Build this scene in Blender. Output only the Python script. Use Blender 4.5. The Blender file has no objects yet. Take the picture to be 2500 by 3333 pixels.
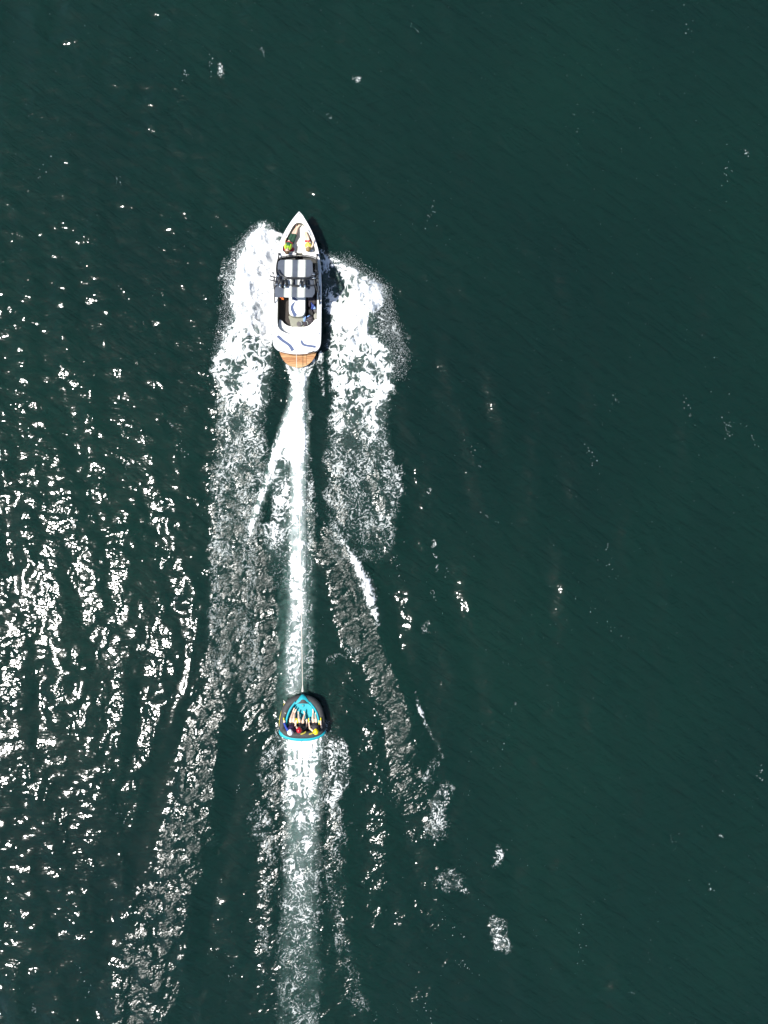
import bpy, bmesh, math, random
import numpy as np
from mathutils import Vector
from mathutils.geometry import tessellate_polygon

# ------------------------------------------------------------------ camera, sky, sun, exposure
S = bpy.context.scene
COL = S.collection
CAM_H = 38.0
MPP = 0.014                      # metres on the water for one pixel of the 2500 px wide photograph

cam = bpy.data.cameras.new('camera')
cam.sensor_fit = 'HORIZONTAL'
cam.sensor_width = 36.0
cam.lens = 36.0 * CAM_H / (2500 * MPP)
cam.clip_end = 8000
cam_o = bpy.data.objects.new('camera', cam)
cam_o.location = (0, 0, CAM_H)
cam_o.rotation_euler = (0, 0, 0)
COL.objects.link(cam_o)
S.camera = cam_o

SUN_ZEN = math.radians(28.5)
SUN_AZ = math.radians(16)        # south of west
sun_dir = Vector((-math.cos(SUN_AZ) * math.sin(SUN_ZEN), -math.sin(SUN_AZ) * math.sin(SUN_ZEN), math.cos(SUN_ZEN)))

world = bpy.data.worlds.new('World')
S.world = world
world.use_nodes = True
wn = world.node_tree
bg = wn.nodes['Background']
sky = wn.nodes.new('ShaderNodeTexSky')
sky.sky_type = 'NISHITA'
sky.sun_disc = False
sky.sun_elevation = math.pi / 2 - SUN_ZEN
sky.sun_rotation = math.atan2(sun_dir.x, sun_dir.y)
wn.links.new(sky.outputs[0], bg.inputs[0])
bg.inputs[1].default_value = 0.10

sun = bpy.data.lights.new('sun', 'SUN')
sun.energy = 4.8
sun.angle = math.radians(0.53)
sun.color = (1.0, 0.965, 0.91)
sun_o = bpy.data.objects.new('sun', sun)
sun_o.rotation_euler = sun_dir.to_track_quat('Z', 'Y').to_euler()
sun_o.location = (-20, -4, 40)
COL.objects.link(sun_o)

S.view_settings.view_transform = 'Standard'
S.view_settings.look = 'None'
S.view_settings.exposure = 0.5
S.view_settings.gamma = 1.0
S.view_settings.use_curve_mapping = False
S.cycles.use_denoising = True
S.cycles.use_adaptive_sampling = True
S.cycles.adaptive_threshold = .02
S.cycles.max_bounces = 5
S.cycles.diffuse_bounces = 2
S.cycles.glossy_bounces = 2
S.cycles.transparent_max_bounces = 6
S.cycles.caustics_reflective = False
S.cycles.caustics_refractive = False

# ------------------------------------------------------------------ coordinates
def W(px, py, z=0.0):
    """A point of the photograph (2500 x 3333) at height z, in metres."""
    f = MPP * (CAM_H - z) / CAM_H
    return Vector(((px - 1250) * f, (1666.5 - py) * f, z))
def Z1(u, v, z=0.0): return W(850 + .15672 * u, 660 + .15672 * v, z)
def Z2(u, v, z=0.0): return W(850 + .15672 * u, 900 + .15672 * v, z)
def ZA(u, v, z=0.0): return W(905 + .0844 * u, 715 + .0844 * v, z)
def ZD(u, v, z=0.0): return W(960 + .0603 * u, 960 + .0603 * v, z)
def T(u, v, z=0.0): return W(860 + .1507 * u, 2220 + .1507 * v, z)

# ------------------------------------------------------------------ materials
def mat(name, color, rough=.5, metal=0.0, spec=.5, noise=None, bump=None, coat=0.0):
    if max(color) < .7: color = tuple(c * .68 for c in color)
    m = bpy.data.materials.new(name)
    m.use_nodes = True
    nt = m.node_tree
    b = nt.nodes['Principled BSDF']
    b.inputs['Base Color'].default_value = (*color, 1)
    b.inputs['Roughness'].default_value = rough
    b.inputs['Metallic'].default_value = metal
    b.inputs['Specular IOR Level'].default_value = spec
    b.inputs['Coat Weight'].default_value = coat
    geo = nt.nodes.new('ShaderNodeNewGeometry')
    if noise:
        sc, amt = noise
        n = nt.nodes.new('ShaderNodeTexNoise'); n.inputs['Scale'].default_value = sc; n.inputs['Detail'].default_value = 5
        nt.links.new(geo.outputs['Position'], n.inputs['Vector'])
        r = nt.nodes.new('ShaderNodeValToRGB')
        r.color_ramp.elements[0].position = .3; r.color_ramp.elements[1].position = .7
        r.color_ramp.elements[0].color = (*[c * (1 - amt) for c in color], 1)
        r.color_ramp.elements[1].color = (*[min(1, c * (1 + amt)) for c in color], 1)
        nt.links.new(n.outputs[0], r.inputs[0]); nt.links.new(r.outputs[0], b.inputs['Base Color'])
    if bump:
        sc, d = bump
        n = nt.nodes.new('ShaderNodeTexNoise'); n.inputs['Scale'].default_value = sc; n.inputs['Detail'].default_value = 3
        nt.links.new(geo.outputs['Position'], n.inputs['Vector'])
        bp = nt.nodes.new('ShaderNodeBump'); bp.inputs['Distance'].default_value = d; bp.inputs['Strength'].default_value = 1
        nt.links.new(n.outputs[0], bp.inputs['Height']); nt.links.new(bp.outputs[0], b.inputs['Normal'])
    return m

M = {}
M['gel'] = mat('white_gelcoat', (.80, .80, .79), .3, noise=(3, .03), coat=.3)
M['navy'] = mat('navy_gelcoat', (.010, .018, .06), .25, coat=.3)
M['rail'] = mat('rub_rail_vinyl', (.30, .33, .40), .45)
M['vinyl'] = mat('white_vinyl', (.80, .79, .75), .5, noise=(6, .03), bump=(9, .01))
M['cream'] = mat('cream_vinyl', (.78, .76, .66), .55, noise=(5, .04), bump=(8, .01))
M['blue_vinyl'] = mat('blue_vinyl', (.085, .13, .27), .5, noise=(7, .1))
M['carpet'] = mat('brown_carpet', (.075, .062, .055), .95, noise=(60, .18), bump=(160, .004))
M['khaki'] = mat('khaki_vinyl', (.36, .36, .28), .6, noise=(8, .07))
M['dash'] = mat('dark_dash', (.05, .05, .045), .6, noise=(10, .2))
M['canvas'] = mat('slate_canvas', (.105, .125, .165), .85, noise=(5, .09), bump=(4, .03))
M['canvas_lt'] = mat('pale_canvas', (.46, .49, .46), .85, noise=(5, .05), bump=(4, .03))
M['canvas_wh'] = mat('white_canvas', (.82, .82, .80), .85, noise=(5, .03), bump=(4, .03))
M['black'] = mat('black_metal', (.022, .024, .028), .38, noise=(20, .2))
M['chrome'] = mat('chrome', (.8, .8, .8), .12, metal=1.0)
M['rubber'] = mat('black_rubber', (.012, .012, .012), .7)
M['rope'] = mat('pale_rope', (.82, .72, .62), .8, noise=(60, .1))
M['tubedark'] = mat('charcoal_nylon', (.062, .062, .062), .7, noise=(14, .22), bump=(40, .004))
M['tubecyan'] = mat('cyan_nylon', (.010, .52, .62), .6, noise=(6, .08), bump=(9, .012))
M['yellow'] = mat('yellow_webbing', (.72, .62, .02), .7, noise=(30, .1))
M['yellowpad'] = mat('yellow_pad', (.55, .48, .06), .7, noise=(30, .1))
M['skin'] = mat('skin', (.80, .56, .42), .55, noise=(12, .06))
M['skin_tan'] = mat('skin_tan', (.52, .30, .19), .55, noise=(12, .06))
M['hair_br'] = mat('brown_hair', (.13, .075, .035), .6, noise=(60, .3))
M['hair_bl'] = mat('fair_hair', (.38, .24, .09), .6, noise=(60, .25))
M['dkgreen'] = mat('dark_green_cloth', (.018, .075, .04), .85, noise=(25, .25))
M['lime'] = mat('lime_vest', (.38, .62, .03), .6, noise=(15, .12))
M['vestgreen'] = mat('green_vest', (.02, .12, .05), .7, noise=(15, .2))
M['yellowcloth'] = mat('yellow_cloth', (.70, .62, .10), .7, noise=(15, .1))
M['red'] = mat('red_cloth', (.55, .03, .06), .75, noise=(15, .15))
M['whitecloth'] = mat('white_cloth', (.80, .80, .78), .8)
M['purple'] = mat('purple_vest', (.055, .02, .085), .75, noise=(18, .35))
M['blacksuit'] = mat('black_cloth', (.020, .019, .024), .75, noise=(18, .3))
M['greyvest'] = mat('grey_vest', (.085, .075, .085), .75, noise=(18, .2))
M['bluesleeve'] = mat('blue_sleeve', (.03, .075, .50), .75, noise=(15, .1))
M['helm_w'] = mat('white_helmet_shell', (.80, .80, .82), .25, coat=.4)
M['helm_r'] = mat('red_helmet_shell', (.60, .004, .02), .25, coat=.4)
M['helm_y'] = mat('yellow_helmet_shell', (.85, .66, .004), .25, coat=.4)
M['fleck'] = mat('glint_and_spray_white', (.80, .82, .82), .8)  # shared by the painted sun glints and the real spray drops
M['eye'] = mat('dark_eye', (.01, .008, .008), .2)
M['lip'] = mat('lip', (.45, .16, .14), .5)
M['towelblue'] = mat('royal_blue_towel', (.05, .085, .36), .95, noise=(20, .2), bump=(50, .01))
M['towelsky'] = mat('pale_blue_cloth', (.26, .42, .80), .95, noise=(20, .15), bump=(50, .01))
M['bag'] = mat('dark_bag', (.055, .045, .055), .8, noise=(18, .3), bump=(30, .01))
M['bagstrap'] = mat('bag_strap', (.19, .16, .17), .8)
M['grey'] = mat('mid_grey_cloth', (.17, .155, .155), .85, noise=(20, .2), bump=(30, .008))
M['beige'] = mat('beige_cloth', (.42, .41, .34), .85, noise=(15, .08), bump=(30, .008))
M['orange'] = mat('orange_cloth', (.85, .17, .02), .8, noise=(20, .1))

# tinted glass
m = bpy.data.materials.new('tinted_glass'); m.use_nodes = True
b = m.node_tree.nodes['Principled BSDF']
b.inputs['Base Color'].default_value = (.22, .24, .21, 1); b.inputs['Roughness'].default_value = .04
b.inputs['Transmission Weight'].default_value = 1.0; b.inputs['IOR'].default_value = 1.45
M['glass'] = m

# teak: stretched grain
m = bpy.data.materials.new('teak'); m.use_nodes = True
nt = m.node_tree; b = nt.nodes['Principled BSDF']
oi = nt.nodes.new('ShaderNodeObjectInfo'); geo = nt.nodes.new('ShaderNodeNewGeometry')
mp = nt.nodes.new('ShaderNodeMapping'); mp.inputs['Scale'].default_value = (3.0, 40, 10)
n = nt.nodes.new('ShaderNodeTexNoise'); n.inputs['Scale'].default_value = 1.2; n.inputs['Detail'].default_value = 6
nt.links.new(geo.outputs['Position'], mp.inputs['Vector']); nt.links.new(mp.outputs[0], n.inputs['Vector'])
ad = nt.nodes.new('ShaderNodeMath'); ad.operation = 'MULTIPLY_ADD'; ad.inputs[1].default_value = .30
nt.links.new(oi.outputs['Random'], ad.inputs[0]); nt.links.new(n.outputs[0], ad.inputs[2])
r = nt.nodes.new('ShaderNodeValToRGB')
r.color_ramp.elements[0].position = .36; r.color_ramp.elements[0].color = (.26, .085, .025, 1)
r.color_ramp.elements[1].position = .82; r.color_ramp.elements[1].color = (.52, .34, .16, 1)
e = r.color_ramp.elements.new(.56); e.color = (.44, .20, .068, 1)
nt.links.new(ad.outputs[0], r.inputs[0]); nt.links.new(r.outputs[0], b.inputs['Base Color'])
b.inputs['Roughness'].default_value = .55
M['teak'] = m

# foam: bright bubbles, fine relief
m = bpy.data.materials.new('foam'); m.use_nodes = True
nt = m.node_tree; b = nt.nodes['Principled BSDF']
at = nt.nodes.new('ShaderNodeAttribute'); at.attribute_name = 'thick'
r = nt.nodes.new('ShaderNodeValToRGB')
r.color_ramp.elements[0].position = 0.0; r.color_ramp.elements[0].color = (.55, .62, .60, 1)
r.color_ramp.elements[1].position = .25; r.color_ramp.elements[1].color = (.84, .86, .86, 1)
nt.links.new(at.outputs['Fac'], r.inputs[0]); nt.links.new(r.outputs[0], b.inputs['Base Color'])
b.inputs['Roughness'].default_value = .75
al = nt.nodes.new('ShaderNodeAttribute'); al.attribute_name = 'cover'
nt.links.new(al.outputs['Fac'], b.inputs['Alpha'])
geo = nt.nodes.new('ShaderNodeNewGeometry')
n = nt.nodes.new('ShaderNodeTexNoise'); n.inputs['Scale'].default_value = 14; n.inputs['Detail'].default_value = 3
nt.links.new(geo.outputs['Position'], n.inputs['Vector'])
bp = nt.nodes.new('ShaderNodeBump'); bp.inputs['Distance'].default_value = .02; bp.inputs['Strength'].default_value = .8
nt.links.new(n.outputs[0], bp.inputs['Height']); nt.links.new(bp.outputs[0], b.inputs['Normal'])
M['foam'] = m

# lake water
m = bpy.data.materials.new('lake_water'); m.use_nodes = True
nt = m.node_tree; b = nt.nodes['Principled BSDF']
L = nt.links.new
geo = nt.nodes.new('ShaderNodeNewGeometry')
def attr(nm):
    a = nt.nodes.new('ShaderNodeAttribute'); a.attribute_name = nm; return a.outputs['Fac']
def math_(op, a, bb=None, c=None):
    x = nt.nodes.new('ShaderNodeMath'); x.operation = op
    for i, v in enumerate((a, bb, c)):
        if v is None: continue
        if isinstance(v, (int, float)): x.inputs[i].default_value = v
        else: L(v, x.inputs[i])
    return x.outputs[0]
def noise(scale, detail, stretch=(1, 1, 1), rot=0.0, dist=0.0, rough=.5):
    mp = nt.nodes.new('ShaderNodeMapping'); mp.vector_type = 'TEXTURE'; mp.inputs['Scale'].default_value = tuple(1 / q for q in stretch); mp.inputs['Rotation'].default_value = (0, 0, rot)
    L(geo.outputs['Position'], mp.inputs['Vector'])
    n = nt.nodes.new('ShaderNodeTexNoise'); n.inputs['Scale'].default_value = scale; n.inputs['Detail'].default_value = detail
    n.inputs['Distortion'].default_value = dist; n.inputs['Roughness'].default_value = rough
    L(mp.outputs[0], n.inputs['Vector']); return n.outputs[0]
rip = attr('ripple'); chop = attr('chop'); aer = attr('aeration')
h1 = math_('MULTIPLY', noise(1.6, 2, (1, 1.5, 1), .15), .040)
h2 = math_('MULTIPLY', noise(3.6, 2, (.8, 1.4, 1), -.2, .3), .025)
h3 = math_('MULTIPLY', noise(7.0, 1, (1, 1.1, 1), .5), .003)
base = math_('MULTIPLY', math_('ADD', math_('ADD', h1, h2), h3), rip)
hcA = math_('MULTIPLY', noise(3.0, 2, (.75, 1.9, 1), .65, .5, .55), .085)
hcB = math_('MULTIPLY', noise(5.0, 2, (1, 1.5, 1), .4, .4, .55), .040)
hc = math_('MULTIPLY', math_('ADD', hcA, hcB), chop)
hgt = math_('ADD', base, hc)
bp = nt.nodes.new('ShaderNodeBump'); bp.inputs['Distance'].default_value = 1.0; bp.inputs['Strength'].default_value = 1.0
L(hgt, bp.inputs['Height'])
mx = nt.nodes.new('ShaderNodeMix'); mx.data_type = 'RGBA'
mx.inputs[6].default_value = (.0042, .0185, .0140, 1); mx.inputs[7].default_value = (.22, .38, .33, 1)
tone = nt.nodes.new('ShaderNodeValToRGB')
tone.color_ramp.elements[0].position = .32; tone.color_ramp.elements[0].color = (.0036, .0150, .0125, 1)
tone.color_ramp.elements[1].position = .68; tone.color_ramp.elements[1].color = (.0046, .0212, .0155, 1)
L(noise(.07, 4, (1, .7, 1), .4, .3), tone.inputs[0]); L(tone.outputs[0], mx.inputs[6])
L(aer, mx.inputs[0]); L(mx.outputs[2], b.inputs['Base Color'])
up = nt.nodes.new('ShaderNodeCombineXYZ'); up.inputs[2].default_value = 1.0
bp2 = nt.nodes.new('ShaderNodeBump'); bp2.inputs['Distance'].default_value = 1.0; bp2.inputs['Strength'].default_value = 1.0
rp = math_('ADD', math_('MULTIPLY', noise(1.0, 3, (.5, 2.3, 1), -.62, .3), .18), math_('MULTIPLY', noise(.8, 3, (.5, 2.3, 1), .38, .3), .16))
L(math_('ADD', base, rp), bp2.inputs['Height']); L(up.outputs[0], bp2.inputs['Normal'])
L(bp2.outputs[0], b.inputs['Normal'])
b.inputs['Specular IOR Level'].default_value = 0.0
b.inputs['Roughness'].default_value = 1.0
b.inputs['Subsurface Weight'].default_value = 0.65
b.inputs['Subsurface Radius'].default_value = (.25, .8, .7)
b.inputs['Subsurface Scale'].default_value = 1.0
gl = nt.nodes.new('ShaderNodeBsdfGlossy'); gl.distribution = 'BECKMANN'; L(bp.outputs[0], gl.inputs['Normal'])
L(math_('ADD', math_('MULTIPLY', chop, math_('ADD', math_('MULTIPLY', attr('soft'), .24), .15)), .118), gl.inputs['Roughness'])
gl2 = nt.nodes.new('ShaderNodeBsdfGlossy'); gl2.distribution = 'BECKMANN'; gl2.inputs['Roughness'].default_value = .19; L(bp.outputs[0], gl2.inputs['Normal'])
gm = nt.nodes.new('ShaderNodeMixShader'); gm.inputs[0].default_value = .12; L(gl.outputs[0], gm.inputs[1]); L(gl2.outputs[0], gm.inputs[2])
fr = nt.nodes.new('ShaderNodeFresnel'); fr.inputs['IOR'].default_value = 1.333; L(bp.outputs[0], fr.inputs['Normal'])
ms = nt.nodes.new('ShaderNodeMixShader'); L(fr.outputs[0], ms.inputs[0]); L(b.outputs[0], ms.inputs[1]); L(gm.outputs[0], ms.inputs[2])
L(ms.outputs[0], nt.nodes['Material Output'].inputs['Surface'])
M['water'] = m

# ------------------------------------------------------------------ mesh helpers
def link(o, parent=None):
    COL.objects.link(o)
    if parent is not None: o.parent = parent
    return o
def tag(o, label=None, cat=None, group=None, kind=None):
    if label: o['label'] = label
    if cat: o['category'] = cat
    if group: o['group'] = group
    if kind: o['kind'] = kind
    return o
def empty(name, loc):
    o = bpy.data.objects.new(name, None); o.location = loc; o.empty_display_size = .2
    return link(o)
class MB:
    def __init__(s): s.v = []; s.f = []
    def add(s, vs, fs):
        k = len(s.v); s.v += [tuple(x) for x in vs]; s.f += [tuple(i + k for i in f) for f in fs]; return s
    def box(s, c, size, rot=None):
        sx, sy, sz = (x / 2 for x in size)
        vs = [Vector((x, y, z)) for x in (-sx, sx) for y in (-sy, sy) for z in (-sz, sz)]
        if rot: vs = [rot @ q for q in vs]
        return s.add([q + Vector(c) for q in vs], [(0, 1, 3, 2), (4, 6, 7, 5), (0, 4, 5, 1), (2, 3, 7, 6), (0, 2, 6, 4), (1, 5, 7, 3)])
    def tube(s, pts, r, n=8, closed=False):
        pts = [Vector(p) for p in pts]; k = len(pts)
        rs = r if isinstance(r, (list, tuple)) else [r] * k
        up = Vector((0, 0, 1)); rings = []
        for i, p in enumerate(pts):
            a = pts[(i - 1) % k] if (closed or i > 0) else p
            c = pts[(i + 1) % k] if (closed or i < k - 1) else p
            t = (c - a).normalized()
            ref = up if abs(t.z) < .95 else Vector((0, 1, 0))
            sx = t.cross(ref).normalized(); sy = sx.cross(t).normalized()
            rings.append([p + (sx * math.cos(2 * math.pi * j / n) + sy * math.sin(2 * math.pi * j / n)) * rs[i] for j in range(n)])
        vs = [q for rr in rings for q in rr]; fs = []
        for i in range(k if closed else k - 1):
            a, c = i * n, ((i + 1) % k) * n
            for j in range(n):
                fs.append((a + j, a + (j + 1) % n, c + (j + 1) % n, c + j))
        if not closed:
            fs.append(tuple(range(n - 1, -1, -1))); fs.append(tuple((k - 1) * n + j for j in range(n)))
        return s.add(vs, fs)
    def ball(s, c, r, nu=12, nv=8):
        c = Vector(c); r = Vector(r) if isinstance(r, (tuple, list, Vector)) else Vector((r, r, r))
        vs = [c + Vector((0, 0, r.z))]; fs = []
        for i in range(1, nv):
            th = math.pi * i / nv
            for j in range(nu):
                ph = 2 * math.pi * j / nu
                vs.append(c + Vector((r.x * math.sin(th) * math.cos(ph), r.y * math.sin(th) * math.sin(ph), r.z * math.cos(th))))
        vs.append(c - Vector((0, 0, r.z)))
        for j in range(nu): fs.append((0, 1 + j, 1 + (j + 1) % nu))
        for i in range(nv - 2):
            for j in range(nu):
                a = 1 + i * nu; fs.append((a + j, a + nu + j, a + nu + (j + 1) % nu, a + (j + 1) % nu))
        e = len(vs) - 1; a = 1 + (nv - 2) * nu
        for j in range(nu): fs.append((e, a + (j + 1) % nu, a + j))
        return s.add(vs, fs)
    def capsule(s, p0, p1, r0, r1, n=10):
        p0 = Vector(p0); p1 = Vector(p1); d = p1 - p0
        if d.length < 1e-6: return s.ball(p0, max(r0, r1))
        t = d.normalized()
        pts = []; rs = []
        for a in (-90, -60, -30, 0):
            pts.append(p0 + t * (r0 * math.sin(math.radians(a)))); rs.append(max(.0008, r0 * math.cos(math.radians(a))))
        for a in (0, 30, 60, 90):
            pts.append(p1 + t * (r1 * math.sin(math.radians(a)))); rs.append(max(.0008, r1 * math.cos(math.radians(a))))
        return s.tube(pts, rs, n)
    def obj(s, name, m, parent=None, smooth=True):
        me = bpy.data.meshes.new(name); me.from_pydata(s.v, [], s.f); me.materials.append(m)
        if smooth: me.polygons.foreach_set('use_smooth', [True] * len(me.polygons))
        o = bpy.data.objects.new(name, me); link(o, parent)
        bm = bmesh.new(); bm.from_mesh(me); bmesh.ops.recalc_face_normals(bm, faces=bm.faces); bm.to_mesh(me); bm.free()
        return o

def rel(parent, pts):
    o = parent.location if parent else Vector((0, 0, 0))
    return [Vector(p) - o for p in pts]
def crom(pts, n=6, closed=False):
    pts = [Vector(p) for p in pts]; k = len(pts); out = []
    for i in range(k if closed else k - 1):
        if closed: p0, p1, p2, p3 = pts[i - 1], pts[i], pts[(i + 1) % k], pts[(i + 2) % k]
        else: p0, p1, p2, p3 = pts[max(i - 1, 0)], pts[i], pts[i + 1], pts[min(i + 2, k - 1)]
        for j in range(n):
            t = j / n
            out.append(.5 * ((2 * p1) + (p2 - p0) * t + (2 * p0 - 5 * p1 + 4 * p2 - p3) * t * t + (3 * p1 - p0 - 3 * p2 + p3) * t ** 3))
    if not closed: out.append(pts[-1])
    return out
def cushion(name, loop, z0, z1, m, parent, bevel=.03, seg=3):
    """A bevelled prism over a closed outline (world xy), from z0 to z1."""
    bm = bmesh.new()
    loc = parent.location if parent else Vector((0, 0, 0))
    if parent and parent.parent: loc = loc + parent.parent.location
    vs = [bm.verts.new((p[0] - loc.x, p[1] - loc.y, z0 - loc.z)) for p in loop]
    f = bm.faces.new(vs)
    bm.normal_update()
    if f.normal.z > 0: f.normal_flip()
    r = bmesh.ops.extrude_face_region(bm, geom=[f])
    tv = [g for g in r['geom'] if isinstance(g, bmesh.types.BMVert)]
    for q in tv: q.co.z = z1 - loc.z
    bm.normal_update()
    te = [e for e in bm.edges if all(q in tv for q in e.verts)]
    if bevel: bmesh.ops.bevel(bm, geom=te, offset=bevel, segments=seg, affect='EDGES', profile=.6, clamp_overlap=True)
    bmesh.ops.triangulate(bm, faces=[f for f in bm.faces if len(f.verts) > 4])
    bmesh.ops.recalc_face_normals(bm, faces=bm.faces)
    me = bpy.data.meshes.new(name); bm.to_mesh(me); bm.free(); me.materials.append(m)
    me.polygons.foreach_set('use_smooth', [True] * len(me.polygons))
    o = bpy.data.objects.new(name, me); link(o, parent)
    es = o.modifiers.new('split', 'EDGE_SPLIT'); es.split_angle = math.radians(50)
    return o
def ribbon(name, pts, widths, zoff, m, parent):
    """A flat strip along pts."""
    pts = [Vector(p) for p in pts]; vs = []; fs = []
    for i, p in enumerate(pts):
        t = (pts[min(i + 1, len(pts) - 1)] - pts[max(i - 1, 0)]); t.z = 0; t.normalize()
        nrm = Vector((-t.y, t.x, 0)); w = widths[i] / 2
        for s in (1, -1):
            q = p + nrm * w * s; vs.append((q.x, q.y, p.z + zoff))
    k = len(pts)
    for i in range(k - 1): fs.append((2 * i, 2 * i + 1, 2 * i + 3, 2 * i + 2))
    mb = MB(); mb.add(rel(parent, vs), fs)
    return mb.obj(name, m, parent)
def lerpw(ws, n):
    xs = np.linspace(0, len(ws) - 1, n); return list(np.interp(xs, range(len(ws)), ws))

# ------------------------------------------------------------------ noise on arrays
rng = np.random.default_rng(7)
def perlin(x, y, seed):
    g = np.random.default_rng(seed).uniform(0, 2 * np.pi, (256, 256))
    gx, gy = np.cos(g), np.sin(g)
    xi = np.floor(x).astype(np.int64); yi = np.floor(y).astype(np.int64)
    fx = x - xi; fy = y - yi; xi &= 255; yi &= 255; x1 = (xi + 1) & 255; y1 = (yi + 1) & 255
    u = fx * fx * fx * (fx * (fx * 6 - 15) + 10); v = fy * fy * fy * (fy * (fy * 6 - 15) + 10)
    a = gx[xi, yi] * fx + gy[xi, yi] * fy
    b_ = gx[x1, yi] * (fx - 1) + gy[x1, yi] * fy
    c = gx[xi, y1] * fx + gy[xi, y1] * (fy - 1)
    d = gx[x1, y1] * (fx - 1) + gy[x1, y1] * (fy - 1)
    return (a + u * (b_ - a)) * (1 - v) + (c + u * (d - c)) * v
def fbm(x, y, seed, octv=4, gain=.5):
    s = np.zeros_like(x); a = 1.0
    for o in range(octv):
        s += a * perlin(x * 2 ** o + 17.3 * o, y * 2 ** o + 5.1 * o, seed + o); a *= gain
    return s
def sstep(a, b_, x):
    t = np.clip((x - a) / (b_ - a), 0, 1); return t * t * (3 - 2 * t)
def band(PX, PY, rows, soft=14, wob=None, fade=30):
    """rows of (y, x_left, x_right, density): a soft-edged band in photo pixels."""
    r = np.array(rows, float)
    y = PY
    xl = np.interp(y, r[:, 0], r[:, 1]); xr = np.interp(y, r[:, 0], r[:, 2]); d = np.interp(y, r[:, 0], r[:, 3])
    x = PX if wob is None else PX + wob
    s = soft if r.shape[1] == 4 else np.interp(y, r[:, 0], r[:, 4])
    e = sstep(-s, s, x - xl) * sstep(-s, s, xr - x)
    e = e * sstep(r[0, 0] - fade, r[0, 0] + .01, y) * sstep(r[-1, 0] + fade, r[-1, 0] - .01, y)
    return d * e
def blob(PX, PY, cx, cy, rx, ry, rot, d):
    a = math.radians(rot); x = PX - cx; y = PY - cy
    X = x * math.cos(a) + y * math.sin(a); Y = -x * math.sin(a) + y * math.cos(a)
    q = np.sqrt((X / rx) ** 2 + (Y / ry) ** 2)
    return d * sstep(1.25, .55, q)
def q4(rows): return [(700 + .452 * v, 650 + .452 * a, 650 + .452 * c, d) for v, a, c, d in rows]
def q5(rows): return [(1500 + .5124 * v, 600 + .5124 * a, 600 + .5124 * c, d) for v, a, c, d in rows]
def q6(rows): return [(2300 + .663 * v, 600 + .663 * a, 600 + .663 * c, d) for v, a, c, d in rows]

PLUME_L = q4([(95, 430, 500, .9), (130, 385, 560, 1), (200, 330, 600, 1), (300, 288, 640, 1), (450, 252, 640, 1), (620, 230, 640, 1), (760, 235, 560, .93), (850, 200, 545, .84),
              (950, 140, 515, .73), (1050, 108, 512, .65), (1150, 105, 500, .60), (1260, 135, 490, .60), (1330, 140, 490, .54), (1400, 140, 465, .44), (1500, 150, 455, .34), (1700, 125, 480, .28), (2000, 95, 480, .22), (2300, 90, 420, .15), (2700, 70, 400, .10), (3300, 60, 480, .06), (3700, 60, 420, .02)])
PLUME_R = q4([(275, 850, 890, .6), (320, 850, 1000, .80), (400, 850, 1120, .84), (460, 860, 1240, .84), (510, 880, 1325, .86), (580, 895, 1338, .92), (640, 930, 1305, .95), (720, 942, 1245, .94), (850, 946, 1250, .88),
              (930, 948, 1330, .80), (1000, 946, 1385, .70), (1150, 950, 1390, .62), (1300, 975, 1370, .58), (1450, 945, 1330, .52), (1600, 952, 1340, .36), (1700, 900, 1370, .28), (1850, 930, 1390, .22), (2000, 920, 1440, .22), (2200, 930, 1400, .17), (2450, 930, 1370, .12)])
COLUMN = q4([(1075, 640, 790, .5), (1150, 672, 770, .8), (1230, 672, 755, 1), (1300, 664, 752, 1), (1400, 642, 752, 1), (1500, 605, 760, 1), (1600, 575, 762, .98), (1680, 610, 764, .97)]) + \
    q5([(10, 682, 762, .98), (150, 686, 756, .95), (300, 682, 758, .90), (500, 676, 758, .84), (700, 680, 766, .76), (900, 680, 760, .68), (1100, 666, 756, .58), (1300, 654, 742, .48), (1450, 654, 730, .40)])
BRANCH = q4([(1500, 600, 660, 1), (1600, 560, 640, 1), (1700, 525, 610, .95), (1800, 496, 560, .92), (1900, 472, 530, .85), (2000, 438, 486, .82), (2100, 398, 444, .78), (2200, 368, 408, .78), (2280, 352, 384, .5)])
LACE_L = q4([(1650, 570, 680, .75), (1800, 545, 680, .56), (2000, 520, 670, .46), (2200, 540, 660, .42)]) + q5([(400, 510, 680, .42), (520, 505, 670, .36), (650, 540, 670, .20), (800, 560, 660, .06)])
SIDE_R = q4([(1430, 745, 800, .30), (1600, 755, 790, .32), (1800, 755, 800, .30), (2000, 750, 820, .28), (2200, 740, 840, .25)]) + q5([(400, 760, 830, .20), (700, 770, 810, .3), (1000, 770, 810, .22), (1150, 760, 830, .25), (1350, 750, 820, .14)])
BREAK_R = q5([(460, 985, 992, .4), (520, 1012, 1030, .8), (600, 1052, 1085, .85), (680, 1082, 1135, .9), (760, 1105, 1190, .9), (820, 1125, 1215, .9), (880, 1155, 1212, .85), (960, 1190, 1222, .75), (1030, 1226, 1238, .4)])
LINE_R = q5([(1470, 1466, 1472, .25), (1540, 1474, 1492, .5), (1580, 1485, 1510, .5), (1640, 1512, 1526, .4), (1740, 1560, 1575, .4), (1800, 1605, 1616, .4), (1880, 1632, 1646, .35)])
STRAND = [q4([(1035, 596, 622, .55), (1100, 622, 650, .75), (1180, 655, 690, .9), (1250, 668, 715, 1)]),
          q4([(1085, 690, 722, .7), (1250, 692, 735, 1)]),
          q4([(1040, 806, 838, .55), (1100, 780, 815, .8), (1180, 742, 778, .9), (1250, 715, 755, 1)]),
          q4([(990, 855, 890, .5), (1080, 845, 885, .42), (1180, 862, 895, .35), (1290, 885, 905, .2)])]
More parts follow.
